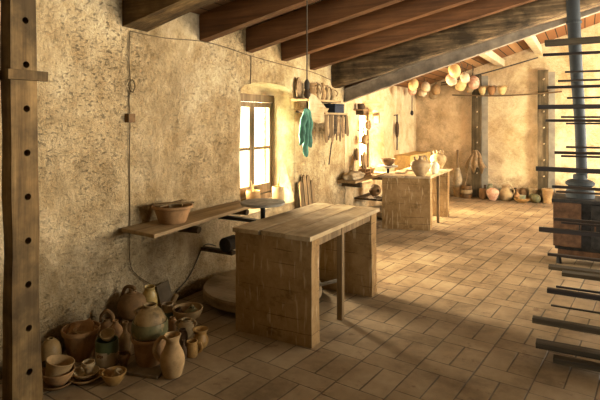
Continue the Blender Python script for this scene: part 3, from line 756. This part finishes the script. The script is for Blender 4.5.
# green cloth
bm = bmesh.new(); nu, nv = 26, 30; G = []
cw = atX(306.5, 111, WX + .29); cy = cw.y; L = .54
for i in range(nu + 1):
    row = []
    for j in range(nv + 1):
        s_, q_ = i / nu - .5, j / nv
        half = .04 + .125 * min(1, q_ * 2.2) ** .8
        tip = 1 - .36 * abs(s_ + .05) * 2 - .10 * math.sin(s_ * 17)
        y = cy + s_ * 2 * half * (1 - .55 * max(0, q_ - .55)) + .012 * math.sin(q_ * 6 + s_ * 4)
        z = 1.765 - q_ * L * tip
        x = WX + .290 + .028 * math.sin(s_ * 21 + q_ * 2) * min(1, q_ * 3) + .02 * noise.noise(Vector((s_ * 4, q_ * 5, 2)))
        row.append(bm.verts.new((x, y, z)))
    G.append(row)
for i in range(nu):
    for j in range(nv): bm.faces.new((G[i][j], G[i+1][j], G[i+1][j+1], G[i][j+1]))
o = tag(obj('hanging_towel', bm, M['cloth'], None, smooth=True), 'green cloth hanging in folds from the wall rack beside the window', 'cloth')
md = o.modifiers.new('s', 'SOLIDIFY'); md.thickness = .005
# ceiling lamp cord
lp = atX(307, 92, -2.02)
t = thing('hanging_lamp_socket', 'bare lamp socket hanging on a long dark cord before the wall rack', 'lamp', lp)
obj('cord', tube([(0, 0, .10), (0, 0, 1.02)], .0055, 6, smooth=1), M['cord'], t)
obj('socket', lathe([(.014, .02), (.022, .03), (.022, .08), (.009, .105)], 14, sharp=True), M['cord'], t, smooth=True)
obj('bulb', lathe([(.004, -.055), (.026, -.035), (.028, -.01), (.014, .022)], 16), M['dark'], t, smooth=True)

# ------------------------------------------------------------------ THINGS ON THE PIER OF THE SECOND WINDOW
t = thing('wall_shelf', 'tiny bracket shelf on the pier beside the second window', 'shelf', (WX2, 7.86, 1.80))
obj('plank', box(-.02, .16, -.12, .12, -.02, 0), M['bench'], t, bevel=.003); obj('bracket', box(-.02, .12, -.015, .015, -.09, -.021), M['dwood'], t)
vessel('clay_bowl', 'little bowl on the bracket shelf beside the second window', 'bowl', (WX2 + .09, 7.82, 1.801), .06, .09, 'cup', 'dark')
vessel('clay_jar', 'little dark jar on the bracket shelf beside the second window', 'jar', (WX2 + .07, 7.945, 1.801), .045, .08, 'jar', 'brown')
def hangpan(name, label, y, z, r, h, prof, mat, x=WX2 + .14):
    t = thing(name, label, 'hanging utensil', (x, y, z))
    b = lathe([(a*r, b_*h) for a, b_ in PROF[prof]], 22, thick=.008); bmesh.ops.rotate(b, verts=b.verts, matrix=Matrix.Rotation(PI/2, 3, 'Y'))
    bmesh.ops.translate(b, verts=b.verts, vec=(-h*.5, 0, 0)); obj('body', b, M[mat], t, smooth=True)
    obj('hook', tube([(-.02, 0, r*.9), (-.05, 0, r + .05), (WX2 - x, 0, r + .07)], .006, 6), M['iron'], t); return t
hangpan('hanging_pan', 'shallow pale pan hung on the pier below the bracket shelf', 7.98, 1.54, .085, .07, 'bowl', 'buff')
t = hangpan('hanging_ladle', 'gourd-like ladle hung below the pale pan on the pier', 7.88, 1.30, .085, .11, 'round', 'terra2')
obj('grip', tube([(-.02, 0, .08), (-.03, 0, .20)], .012, 8, smooth=1), M['board'], t)
oval_board('hanging_paddle', 'small wooden paddle hung on the pier lowest of the utensils', (WX2 + .03, 7.80, .96), .10, .20, .02, 'board', PI/2, 0)
t = thing('wall_bracket', 'wooden arm bracket fixed in the far reveal of the second window', 'bracket', (-3.45, 9.19, 1.60))
obj('arm', box(-.03, .03, -.28, 0, .10, .14), M['board'], t, bevel=.004); obj('plate', box(-.05, .05, -.02, .015, -.04, .16), M['board'], t, bevel=.004)
# hanging hook and cord at the corner
a = atX(397, 130, WX2 + .05)
t = thing('hanging_hook', 'long dark iron hook hanging on the wall past the second window', 'hook', a)
obj('rod', tube([(0, 0, -.40), (0, .01, 0), (0, 0, .30)], .014, 6), M['iron'], t); obj('sheath', lathe([(.012, -.16), (.035, -.08), (.04, .08), (.015, .17)], 12), M['dark'], t, smooth=True)
obj('nail', tube([(-.08, 0, .29), (.02, 0, .30)], .008, 6, smooth=1), M['iron'], t)
a = atd(412, 113, 10.3)
t = thing('hanging_switch', 'pear switch dangling on a thin cord from the rear roof', 'switch', a)
obj('cord', tube([(0, 0, .04), (0, 0, zfar(a.x) - a.z + .01)], .008, 6, smooth=1), M['iron'], t); obj('pear', lathe([(.012, -.05), (.03, -.02), (.026, .03), (.01, .05)], 12), M['iron'], t, smooth=True)

# ------------------------------------------------------------------ FAR WALL
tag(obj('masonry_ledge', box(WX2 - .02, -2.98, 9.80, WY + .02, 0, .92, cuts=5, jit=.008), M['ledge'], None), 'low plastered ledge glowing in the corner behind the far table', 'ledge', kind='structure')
for u, vt, lab in ((476.5, 75, 'far wall post with peg holes, the one behind the hanging rags'), (543, 70, 'far wall post with peg holes, the one near the stove pipe')):
    a = atY(u, vt, WY - .08)
    t = thing('far_wall_post', lab, 'post', (a.x, WY - .05, 0), group='posts on the far wall')
    bm = box(-.095, .095, -.05, .06, 0, a.z, cuts=8, jit=.012); obj('shaft', bm, M['farpost'], t)
    for k in range(7):
        z = .5 + .32 * k; obj('peg', tube([(0.01, -.045, z), (.03, -.11, z + .015)], [.016, .012], 8, smooth=1), M['pale'], t)
# thin board on pegs with three pots
pa, pb = atY(453, 94.5, WY - .13), atY(562, 91, WY - .13)
t = thing('far_wall_shelf', 'long thin board shelf spanning the far wall posts', 'shelf', (pa.x, WY - .13, pa.z))
bm = bmesh.new(); Lx = pb.x - pa.x
bm = box(0, Lx, -.075, .02, -.025, 0); bmesh.ops.subdivide_edges(bm, edges=[e for e in bm.edges if abs(e.verts[0].co.x - e.verts[1].co.x) > .5], cuts=16)
for v in bm.verts: v.co.z -= .045 * math.sin(PI * v.co.x / Lx) - (pb.z - pa.z) * v.co.x / Lx
obj('plank', bm, M['boardx'], t)
for u, mt, lab in ((482.5, 'yellow', 'small ochre jar on the far wall shelf, leftmost of three'), (491.7, 'terra', 'small terracotta jar on the far wall shelf, middle of three'), (502, 'yellow', 'small yellow jar on the far wall shelf, rightmost of three')):
    q = atY(u, 94, WY - .16); fx = (q.x - pa.x) / Lx; z = pa.z - .045 * math.sin(PI * fx) + (pb.z - pa.z) * fx
    vessel('clay_jar', lab, 'jar', (q.x, WY - .16, z + .001), .088, .19, 'amphora', mt, handles=[(.80, .98, 0, .02, .007), (.80, .98, PI, .02, .007)], group='jars on the far wall shelf', seg=20)
# hanging pots under the rear roof
def hang_row(p0, p1, n, sag, mats, what, r0):
    for k in range(n):
        f = k / (n - 1); p = p0.lerp(p1, f); p.z -= sag * math.sin(PI * f)
        p.x += (.07, -.08)[k % 2]; p.z += (.03, -.05)[k % 2]; r = r0 * R.uniform(.8, 1.1); h = r * 2.3
        t = thing('hanging_pot', f'{["yellowish", "pinkish", "cream", "pale", "orange", "buff"][k % 6]} clay pot hung under the rear roof, {ordn[k]} of {what}', 'pot', p, group=what)
        b = lathe([(a*r, b_*h - h*.6) for a, b_ in PROF['round']], 18, thick=.01); obj('body', b, M[mats[k % len(mats)]], t, smooth=True)
        obj('cord', tube([(0, 0, h*.35), (0, 0, max(zfar(p.x) - p.z + .02, h*.5))], .006, 5, smooth=1), M['cord'], t)
        t.rotation_euler = (R.uniform(-.35, .35), R.uniform(-.35, .35), 0)
hang_row(atX(410, 85, -2.82), atX(437, 91, -2.80), 6, 0.0, ['yellow', 'pink', 'cream', 'pale', 'terra2', 'buff'], 'the left row', .10)
hang_row(atX(450, 71, -2.02), atX(474, 84, -2.02), 6, .03, ['yellow', 'pink', 'cream', 'yellow', 'pink', 'buff'], 'the row nearer the rags', .108)
pa2, pb2 = atY(441, 85, WY - .25), atY(464, 82.5, WY - .25)
tag(obj('hanging_pole', tube([pa2, pb2], .018, 8, smooth=1), M['boardx'], None), 'short wooden pole under the rear roof between two rows of hanging pots', 'pole')
tag(obj('hanging_wire', tube([atY(441, 83, 11.2), atY(483, 73.5, 11.0), atY(538, 57.5, 10.8)], .012, 6), M['cord'], None, smooth=True), 'slack wire running up beneath the rear roof toward the stove pipe', 'wire')
# rags on the left far post
bm = bmesh.new(); a = atY(475, 150, WY - .14); nu, nv = 22, 22; G = []
for i in range(nu + 1):
    row = []
    for j in range(nv + 1):
        s_, q_ = i / nu - .5, j / nv
        half = .03 + .19 * q_ ** .75
        L_ = .50 * (1 - .30 * (math.sin(s_ * 9 + .6) ** 2))
        row.append(bm.verts.new((a.x + s_ * 2 * half + .015 * math.sin(q_ * 7), WY - .155 - .035 * math.sin(s_ * 19) * q_ - .03 * (1 - abs(s_) * 2), a.z - q_ * L_)))
    G.append(row)
for i in range(nu):
    for j in range(nv): bm.faces.new((G[i][j], G[i+1][j], G[i+1][j+1], G[i][j+1]))
o = tag(obj('hanging_rags', bm, M['rag'], None, smooth=True), 'bundle of tan rags hanging from a far wall post', 'rags'); md = o.modifiers.new('s', 'SOLIDIFY'); md.thickness = .012
q = atY(457, 194, WY - .22)
t = thing('broom', 'broom with a pale bag head standing in a pot by the far wall', 'broom', (q.x + .01, q.y + .02, .03))
obj('head', lathe([(.05, 0), (.06, .12), (.095, .32), (.055, .52), (.03, .58)], 14, thick=0), M['sack'], t, smooth=True)
obj('shaft', tube([(0, 0, .5), (-.02, .08, .95)], .022, 8, smooth=1), M['board'], t)
vessel('clay_pot', 'wide reddish pot holding the broom by the far wall', 'pot', (q.x + .01, q.y + .02, .001), .105, .20, 'planter', 'terra2')
q = atY(466.5, 195, WY - .26)
for k, (z, rr, lab) in enumerate(((.001, .125, 'lowest of the stacked dark basins right of the broom'), (.087, .12, 'middle of the stacked dark basins right of the broom'), (.173, .11, 'topmost of the stacked dark basins right of the broom'))):
    vessel('stacked_basin', lab, 'basin', (q.x, q.y, z), rr, .085, 'cyl', ('brown', 'buff', 'brown')[k], group='stacked basins by the far wall', thick=.01)
tag(obj('walking_stick', tube([(q.x - .03, q.y + .0, .262), (q.x + .0, WY - .15, .50)], .014, 8, smooth=1), M['board'], None), 'short stick leaning on the wall from the top stacked basin', 'stick')
FW = [ # u, v_bottom, v_top, width px, profile, material, label
 (482.5, 199, 188.5, 7, 'cyl', 'terra', 'upright reddish jar, leftmost of the row along the far wall'),
 (489.5, 198.6, 183.5, 7.5, 'jar', 'greenish', 'grey-green jar behind the pink pot, far wall row'),
 (497, 200.4, 187.5, 12.5, 'amphora', 'pink', 'round pink pot with white patches in the far wall row'),
 (509, 200.2, 184, 13, 'pitcher', 'buff', 'beige spouted jug right of the pink pot, far wall row'),
 (516.5, 198.8, 187, 6, 'jar', 'dark', 'small dark jar behind the beige jug, far wall row'),
 (522.5, 200.8, 195.5, 15, 'bowl', 'orange', 'low orange bowl on the floor in the far wall row'),
 (525.5, 198.4, 186, 8, 'jar', 'brown', 'brown jar behind the low orange bowl, far wall row'),
 (532.0, 199.6, 186, 8.5, 'planter', 'buff', 'buff flower pot left of the green jug, far wall row'),
 (537.2, 201.6, 192.5, 9.5, 'round', 'green', 'squat green jug standing forward in the far wall row'),
 (541.0, 199.2, 186.5, 6, 'bottle', 'dark', 'dark bottle behind the green jug, far wall row'),
 (547.2, 202, 186.8, 10.5, 'planter', 'terra2', 'tall terracotta flower pot right of the green jug, far wall row'),
 (555.5, 202.6, 193, 7.5, 'cyl', 'yellow', 'yellowish tub beside the stove, rightmost of the far wall row'),
 (502.5, 198.6, 188, 6, 'jar', 'greenish', 'small grey jar between the pink pot and the beige jug'),
 (519.6, 198.4, 186.5, 6, 'bottle', 'terra', 'slim reddish bottle at the back of the far wall row'),
 (551.8, 200.4, 187.5, 6, 'jar', 'brown', 'brown jar behind the tall terracotta flower pot'),
 (485.8, 198, 185, 5, 'bottle', 'brown', 'slim brown bottle at the back near the left end of the far wall row'),
]
SPOT, cir = {}, []
for u, vb, vt, w, pf, mt, lab in FW:       # where each one stands: its own spot, then nudged until none overlaps
    d = EYE * FPX / (vb - 119); r_ = w / 2 * d / FPX; d += r_ * PROF[pf][0][0]; fx, fy = ray(u)
    cir.append([Vector((fx*d, min(fy*d, WY - r_*1.06 - .01))), r_ * 1.07, (u, lab)])
for it in range(400):
    for i in range(len(cir)):
        for j in range(i):
            dv = cir[i][0] - cir[j][0]; gap = cir[i][1] + cir[j][1] - dv.length
            if gap > 0:
                dr = Vector((dv.x * .45, dv.y + (.002 if dv.y >= 0 else -.002))).normalized() * gap * .3
                cir[i][0] += dr; cir[j][0] -= dr
    for c in cir: c[0].y = max(10.8, min(c[0].y, WY - c[1] - .012))
for c in cir: SPOT[c[2]] = Vector((c[0].x, c[0].y, .001))
for u, vb, vt, w, pf, mt, lab in FW:
    d = EYE * FPX / (vb - 119); r = w / 2 * d / FPX; rb = r * PROF[pf][0][0]; d += rb
    h = EYE - (vt - 119) * (d + r*.5) / FPX; fx, fy = ray(u); P_ = Vector((fx*d, min(fy*d, WY - r*1.03 - .01), .001))
    P_ = SPOT[(u, lab)]
    hs = [(.35, .9, -.2, .035, .012)] if pf == 'pitcher' else [(.5, .9, PI*.9, .03, .012)] if mt == 'green' else ()
    vessel({'cyl': 'clay_tub', 'jar': 'clay_jar', 'amphora': 'clay_pot', 'pitcher': 'clay_jug', 'bowl': 'clay_bowl', 'planter': 'flower_pot', 'round': 'clay_jug', 'bottle': 'clay_bottle'}[pf], lab, 'pottery', P_, r, max(h, .05), pf, mt, handles=hs, group='pottery along the far wall', seg=22)
t2 = [a_ for a_ in ALL if a_[0] == 'clay_bowl'][-1]
vessel('clay_cup', 'green cup standing in the low orange bowl, far wall row', 'cup', (t2[1].x + .01, t2[1].y, t2[1].z + .02), .06, .125, 'cup', 'greenish', seg=18)

# ------------------------------------------------------------------ STOVE
t = thing('iron_stove', 'rusty iron stove with brown doors behind the rack bars', 'stove', (.0, 6.66, 0))
obj('firebox', box(-.30, .42, -.17, .26, .17, .70), M['iron'], t, bevel=.008)
d1 = obj('door', box(-.315, -.035, -.205, -.172, .21, .715), M['rust'], t, bevel=.006)
obj('handle', box(-.06, -.045, -.235, -.206, .40, .50), M['iron'], d1)
d2 = obj('door', box(.06, .32, -.20, -.172, .21, .69), M['iron'], t, bevel=.006)
obj('handle', box(.09, .105, -.23, -.201, .40, .50), M['rust'], d2)
obj('top_plate', box(-.33, .45, -.21, .29, .701, .74), M['iron'], t, bevel=.006)
obj('ash_tray', box(-.27, .38, -.18, .22, .09, .169), M['rust'], t, bevel=.006)
for x in (-.26, .36):
    for y in (-.13, .21): obj('leg', tube([(x, y, 0), (x, y, .10)], [.03, .022], 8, smooth=1), M['iron'], t)
obj('hood', lathe([(.148, .741), (.150, .80), (.125, .85), (.12, .865), (.150, .885), (.152, .91), (.13, .93), (.075, .95), (.072, 1.0)], 28, sharp=True), M['zinc'], t, smooth=False).location = (-.05, .06, 0)
pipe = obj('stove_pipe', tube([(-.03, .06, .96), (-.05, .0, 1.6), (-.09, -.12, 2.3), (-.135, -.24, 3.36)], [.058, .058, .066, .072], 20), M['zinc'], t, smooth=True)
for z, x, y, r in ((1.03, -.031, .055, .066), (2.72, -.108, -.168, .077), (1.78, -.06, -.03, .067)):
    obj('pipe_joint', lathe([(r, -.014), (r*1.04, 0), (r, .014)], 20, sharp=True), M['zinc'], pipe).location = (x, y, z)

# ------------------------------------------------------------------ DRYING RACK (bars reach in from the right)
t = thing('drying_rack', 'drying rack of many thin dark bars reaching in from the right edge', 'rack', (.62, 4.6, 0))
ox, oy = .62, 4.6
for y in (3.93, 5.03, 5.63): obj('post', box(-.05, .05, y - oy - .05, y - oy + .05, 0, 2.9), M['rack'], t, bevel=.005)
def bar(u, v, Y, th, dp, mat='rack', tilt=0.0, yo=0.0):
    a = atY(u, v, Y); L = ox - a.x + .03
    b = box(0, L, -dp/2, dp/2, -th/2, th/2); 
    o = obj('board' if mat == 'rackw' else 'bar', b, M[mat], t, bevel=.003)
    o.location = (a.x - ox, a.y - oy + yo, a.z); o.rotation_euler = (0, R.uniform(-.008, .008) - tilt, R.uniform(-.006, .006))
F, K, B = 3.9, 5.0, 5.6
for u, v in ((538, 107), (536, 168.5), (539, 229)): bar(u, v, F, .030, .035)
bar(545, 43.5, F, .036, .09, 'rackw'); bar(547, 290, F, .030, .04); bar(532.5, 319, F, .036, .06, 'rackw'); bar(536, 343, F, .036, .09, 'rackw'); bar(554, 353, F, .035, .06, 'rackw', yo=-.09)
for u, v in ((543, 55), (547, 87.5), (545.5, 120.5), (554.5, 152.5), (552, 186.5), (554, 219), (547.6, 254)): bar(u, v, B, .026, .035)
bar(548.6, 266.5, B, .032, .10, 'rackw'); bar(562, 273, K, .032, .09, 'rackw')
for u, v in ((565, 72), (558, 81), (567, 98), (561, 117), (566, 123.5), (566, 147), (561, 156), (556, 191.5), (561, 222.5), (556, 286.5), (551, 305.5)): bar(u, v, K, .016, .022)

# ------------------------------------------------------------------ POTTERY ON THE FLOOR, NEAR LEFT
def fl(u, d, z=0.0):
    fx, fy = ray(u); return Vector((fx*d, fy*d, z + .001))
GP = 'pottery heap by the left wall'
vessel('glazed_jar', 'round tan jar with a dark painted band, half behind the peg post', 'jar', fl(50.5, 3.36), .068, .20, 'round', 'darkband', group=GP)
PB = fl(57, 3.14)
vessel('clay_plate', 'shallow plate at the bottom of the bowl stack beside the peg post', 'plate', PB, .098, .03, 'plate', 'brown', group=GP)
vessel('clay_bowl', 'wide brown bowl, middle of the stack beside the peg post', 'bowl', PB + Vector((.012, .0, .018)), .098, .085, 'bowl', 'terra', group=GP)
vessel('clay_bowl', 'tilted ochre bowl on top of the stack beside the peg post', 'bowl', PB + Vector((-.005, 0, .062)), .084, .095, 'cup', 'terra2', tilt=(-.18, .16), group=GP)
PC = fl(81, 3.53)
vessel('clay_basin', 'big open terracotta basin full of broken pieces, by the left wall', 'basin', PC, .127, .205, 'basin', 'terra', group=GP)
vessel('clay_plate', 'broken plate lying tilted inside the big basin', 'plate', PC + Vector((.025, .01, .150)), .085, .03, 'plate', 'terra2', tilt=(-.18, .12), group=GP)
bm = prism([(-.055, 0), (.06, 0), (.055, .05), (.02, .085), (-.03, .05)], -.006, .006); bmesh.ops.rotate(bm, verts=bm.verts, matrix=Matrix.Rotation(PI/2, 3, 'X'))
o = tag(obj('clay_shard', bm, M['terra'], None, PC + Vector((.04, .0, .185))), 'triangular shard standing up in the big basin', 'shard', GP); o.rotation_euler = (-.45, 0, .55)
o = vessel('clay_cup', 'small cup dropped sideways inside the big basin', 'cup', PC + Vector((-.06, -.03, .135)), .045, .08, 'cup', 'terra', tilt=(-1.0, 0), rz=.4, group=GP)
def label_patch(t, r, h):
    bm = bmesh.new(); n_ = 8; A_ = []
    for k in range(n_ + 1):
        a_ = -PI*.42 + (k / n_ - .5) * 1.25; A_.append([bm.verts.new((math.cos(a_)*r*1.02, math.sin(a_)*r*1.02, z)) for z in (h*.34, h*.62)])
    for k in range(n_): bm.faces.new((A_[k][0], A_[k+1][0], A_[k+1][1], A_[k][1]))
    pl = obj('paper_label', bm, M['paper'], t, label='pale paper label with a brown mark')
    for (aa, z0, zz) in ((-.25, .41, .52), (-.10, .43, .56), (.06, .41, .53), (.2, .44, .52)):
        a_ = -PI*.42 + aa; c_ = Vector((math.cos(a_)*r*1.025, math.sin(a_)*r*1.025, 0))
        obj('brown_mark', tube([c_ + Vector((0, 0, z0*h)), c_ + Vector((.004, 0, (z0+zz)/2*h)), c_ + Vector((-.002, 0, zz*h))], .0035, 5, smooth=1), M['mark'], pl)
vessel('glazed_jar', 'green-topped cylinder jar with a pale paper label, right of the big basin', 'jar', fl(107, 3.43), .074, .165, 'cyl', 'greenband', extra=label_patch, group=GP)
vessel('clay_cup', 'small bowl tipped on the mouth of the labelled green jar', 'cup', fl(108, 3.43, .165), .050, .05, 'bowl', 'buff', tilt=(.30, .25), group=GP)
PE = fl(85.5, 3.22)
vessel('clay_plate', 'large flat plate on the floor under a smaller plate, front of the heap', 'plate', PE, .102, .028, 'plate', 'terra2', group=GP)
vessel('clay_plate', 'smaller plate stacked on the large flat plate, front of the heap', 'plate', PE + Vector((.004, .004, .018)), .08, .035, 'plate', 'buff', group=GP)
vessel('clay_vase', 'little rimmed vase standing on the two stacked plates', 'vase', PE + Vector((.012, .012, .027)), .040, .085, 'goblet', 'buff', group=GP)
PF = fl(114, 3.17)
vessel('handled_bowl', 'ochre bowl with a side handle on the floor, at the front of the heap', 'bowl', PF, .075, .075, 'bowl', 'orange', handles=[(.45, .9, PI*1.05, .03, .008)], group=GP)
vessel('clay_cup', 'tiny tilted cup lying inside the handled ochre bowl', 'cup', PF + Vector((.004, .005, .032)), .036, .05, 'cup', 'buff', tilt=(-.4, .5), group=GP)
vessel('clay_cup', 'small dark goblet-shaped pot left of the stacked planter', 'cup', fl(124, 3.36), .040, .105, 'goblet', 'brown', group=GP)
vessel('clay_bottle', 'slim round-topped bottle left of the green dome stack', 'bottle', fl(125.3, 3.57), .042, .225, 'bottle', 'terra2', group=GP)
vessel('hoop_jug', 'dark jug with a high hoop handle against the left wall', 'jug', fl(107, 3.78), .066, .165, 'belly', 'brown', hoop=(.045, .08, .011), rz=.5, group=GP)
vessel('spouted_jug', 'round-bellied spouted jug in front of the hoop-handled jug', 'jug', fl(115.5, 3.66), .056, .20, 'belly', 'terra', spout='tube', rz=.5, group=GP)
def botijo(t, r, h):
    obj('neck', lathe([(.26*r, h*.96), (.20*r, h*1.06), (.24*r, h*1.14)], 14, thick=.007), M['brown'], t, smooth=True)
    obj('hoop_handle', tube([(.22*r, 0, h*1.08), (.10*r, 0, h*1.20), (-.5*r, 0, h*1.16), (-.85*r, 0, h*.72)], .13*r, 8), M['brown'], t, smooth=True)
vessel('round_jug', 'big round brown jug with a ring handle, against the left wall', 'jug', fl(132, 3.96, .10), .108, .20, 'round', 'brown', extra=botijo, rz=.3, group=GP)
vessel('clay_tub', 'low brown tub underneath the big round jug, mostly hidden', 'tub', fl(132, 3.96), .085, .099, 'cyl', 'brown', group=GP)
o = vessel('tall_jar', 'tilted tall jar with yellow glaze, between round jug and leaning tile', 'jar', fl(148.5, 4.10), .066, .31, 'jar', 'drip', tilt=(.06, .10), group=GP)
pm = atX(161, 304, WX + .03)
o = tag(obj('floor_tile', box(-.011, .011, -.075, .075, 0, .235), M['slate'], None, (WX + .085, pm.y + .03, .004), bevel=.004), 'square grey-brown tile leaning on the left wall behind the heap', 'tile'); o.rotation_euler = (.08, -.25, 0)
o = tag(obj('floor_tile', box(-.135, .135, -.13, .13, 0, .02), M['slate'], None, fl(149, 3.38), bevel=.004), 'flat tile lying on the floor under the planter stack', 'tile'); o.rotation_euler.z = .25
PO = fl(150, 3.42, .02)
vessel('flower_pot', 'terracotta planter at the bottom of the three-piece stack', 'planter', PO, .122, .18, 'planter', 'terra', group=GP)
vessel('glazed_bowl', 'green glazed bowl in the middle of the three-piece stack', 'bowl', PO + Vector((0, 0, .181)), .119, .095, 'cyl', 'green', group=GP, thick=.012)
vessel('dome_jar', 'dome-shaped jar with a short neck on top of the three-piece stack', 'jar', PO + Vector((0, 0, .258)), .103, .12, 'dome', 'dome', handles=[(.50, .84, PI*1.2, .012, .009)], group=GP)
vessel('pitcher', 'pale ochre pitcher with a tall handle, front right of the heap', 'pitcher', fl(172.5, 3.27), .078, .262, 'pitcher', 'terra2', handles=[(.36, .90, PI+.15, .040, .011)], spout='lip', rz=.35, group=GP)
PQ = fl(187.5, 4.12)
vessel('wide_bowl', 'wide deep bowl full of bits, at the far right back of the heap', 'bowl', PQ, .125, .12, 'bowl', 'terra2', group=GP)
vessel('pot_lid', 'green glazed lid with a knob lying in the wide bowl', 'lid', PQ + Vector((.035, .01, .075)), .065, .05, 'dome', 'green', extra=lambda t, r, h: obj('knob', lathe([(.012, h), (.018, h+.012), (.006, h+.024)], 12), M['green'], t, smooth=True), group=GP)
vessel('clay_cup', 'little dark cup lying in the wide bowl beside the green lid', 'cup', PQ + Vector((-.05, -.02, .055)), .04, .06, 'cup', 'dark', tilt=(.5, -.4), group=GP)
vessel('handled_jar', 'mottled two-handled jar in front of the wide bowl', 'jar', fl(186.3, 3.87), .062, .125, 'jar', 'buff', handles=[(.6, .93, 0, .018, .007), (.6, .93, PI, .018, .007)], rz=.5, group=GP)
vessel('clay_mug', 'ochre mug with a right-hand handle beside the pale pitcher', 'mug', fl(192, 3.54), .042, .105, 'mug', 'orange', handles=[(.25, .80, .5, .028, .008)], group=GP)
vessel('clay_jug', 'orange flare-mouthed jug at the right end of the heap', 'jug', fl(200.5, 3.68), .058, .13, 'flare', 'orange', handles=[(.4, .85, PI*.6, .02, .008)], group=GP)
vessel('clay_cup', 'dark teal handled cup behind the dome stack by the leaning tile', 'cup', fl(167.5, 4.22), .05, .12, 'mug', 'teal', handles=[(.3, .8, .8, .025, .008)], group=GP)
vessel('clay_pot', 'tiny plain pot just right of the dome stack', 'pot', fl(172.5, 3.96), .034, .105, 'jar', 'terra', group=GP)
vessel('clay_jar', 'dark jar between the dome stack and the ochre mug', 'jar', fl(182.5, 3.70), .037, .12, 'jar', 'dark', group=GP)
vessel('clay_bottle', 'small blackish bottle between the pale pitcher and the ochre mug', 'bottle', fl(183.6, 3.50), .024, .13, 'bottle', 'dark', group=GP)
tag(obj('clay_tube', tube([fl(168.5, 4.36) + Vector((0, 0, .012)), fl(176.5, 4.46) + Vector((0, 0, .105))], .022, 12, smooth=1), M['terra2'], None), 'short clay tube propped beside the leaning tile', 'tube')

# ------------------------------------------------------------------ CAMERA AND LIGHT
cam = bpy.data.cameras.new('camera'); co = bpy.data.objects.new('camera', cam); COL.objects.link(co)
co.location = (0, 0, EYE); co.rotation_euler = (PI/2, 0, YAW)
cam.sensor_width = 36; cam.lens = FPX / 600 * 36; cam.shift_y = (119 - 200) / 600; cam.clip_start = .05
bpy.context.scene.camera = co
def area(name, loc, rot, sx, sy, power, col):
    l = bpy.data.lights.new(name, 'AREA'); l.shape = 'RECTANGLE'; l.size = sx; l.size_y = sy; l.energy = power; l.color = col
    o = bpy.data.objects.new(name, l); COL.objects.link(o); o.location = loc; o.rotation_euler = rot; return o
WARM, GOLD = (1, .955, .84), (1, .93, .77)
area('window_light_near', (-4.45, 4.80, 1.60), (0, -PI/2 + .12, .15), 1.6, 1.5, 950, WARM)
area('window_light_rear', (-4.55, 8.60, 1.45), (0, -PI/2 + .12, 0), 1.7, 1.8, 1400, GOLD)
area('right_light_near', (3.15, 3.7, 1.6), (0, PI/2 + .20, .46), 1.2, 1.6, 66, WARM).data.spread = 1.28
area('right_light_mid', (3.15, 6.5, 1.5), (0, PI/2 + .18, .10), 1.3, 2.2, 85, WARM).data.spread = 1.35
area('right_light_far', (3.15, 9.0, 1.6), (0, PI/2, .12), 1.4, 1.8, 400, WARM)
area('rear_fill_light', (.9, -3.05, 1.7), (PI/2 + .20, 0, 0), 1.4, 1.2, 65, WARM).data.spread = 1.1  # added fill from behind the camera, brightens the log and girder
w = bpy.data.worlds.new('sky'); bpy.context.scene.world = w; w.use_nodes = True
bg = w.node_tree.nodes['Background']; bg.inputs[0].default_value = (1, .96, .87, 1); bg.inputs[1].default_value = 3.2
vs = bpy.context.scene.view_settings; vs.view_transform = 'Standard'; vs.look = 'None'; vs.exposure = .36; vs.gamma = 1
vs.use_curve_mapping = True
cv = vs.curve_mapping.curves[3]; cv.points.new(.25, .215); cv.points.new(.70, .735); vs.curve_mapping.update()

# clearance print-out for the heaps
import os
if os.environ.get('CHECK'):
    for i, (a, p, r, h) in enumerate(ALL):
        for b, q_, s_, g in ALL[i+1:]:
            if abs(p.z - q_.z) < .01 and (p.xy - q_.xy).length < (r + s_) * .97: print('CLOSE', a, b, round((p.xy - q_.xy).length, 3), round(r + s_, 3), p, q_)
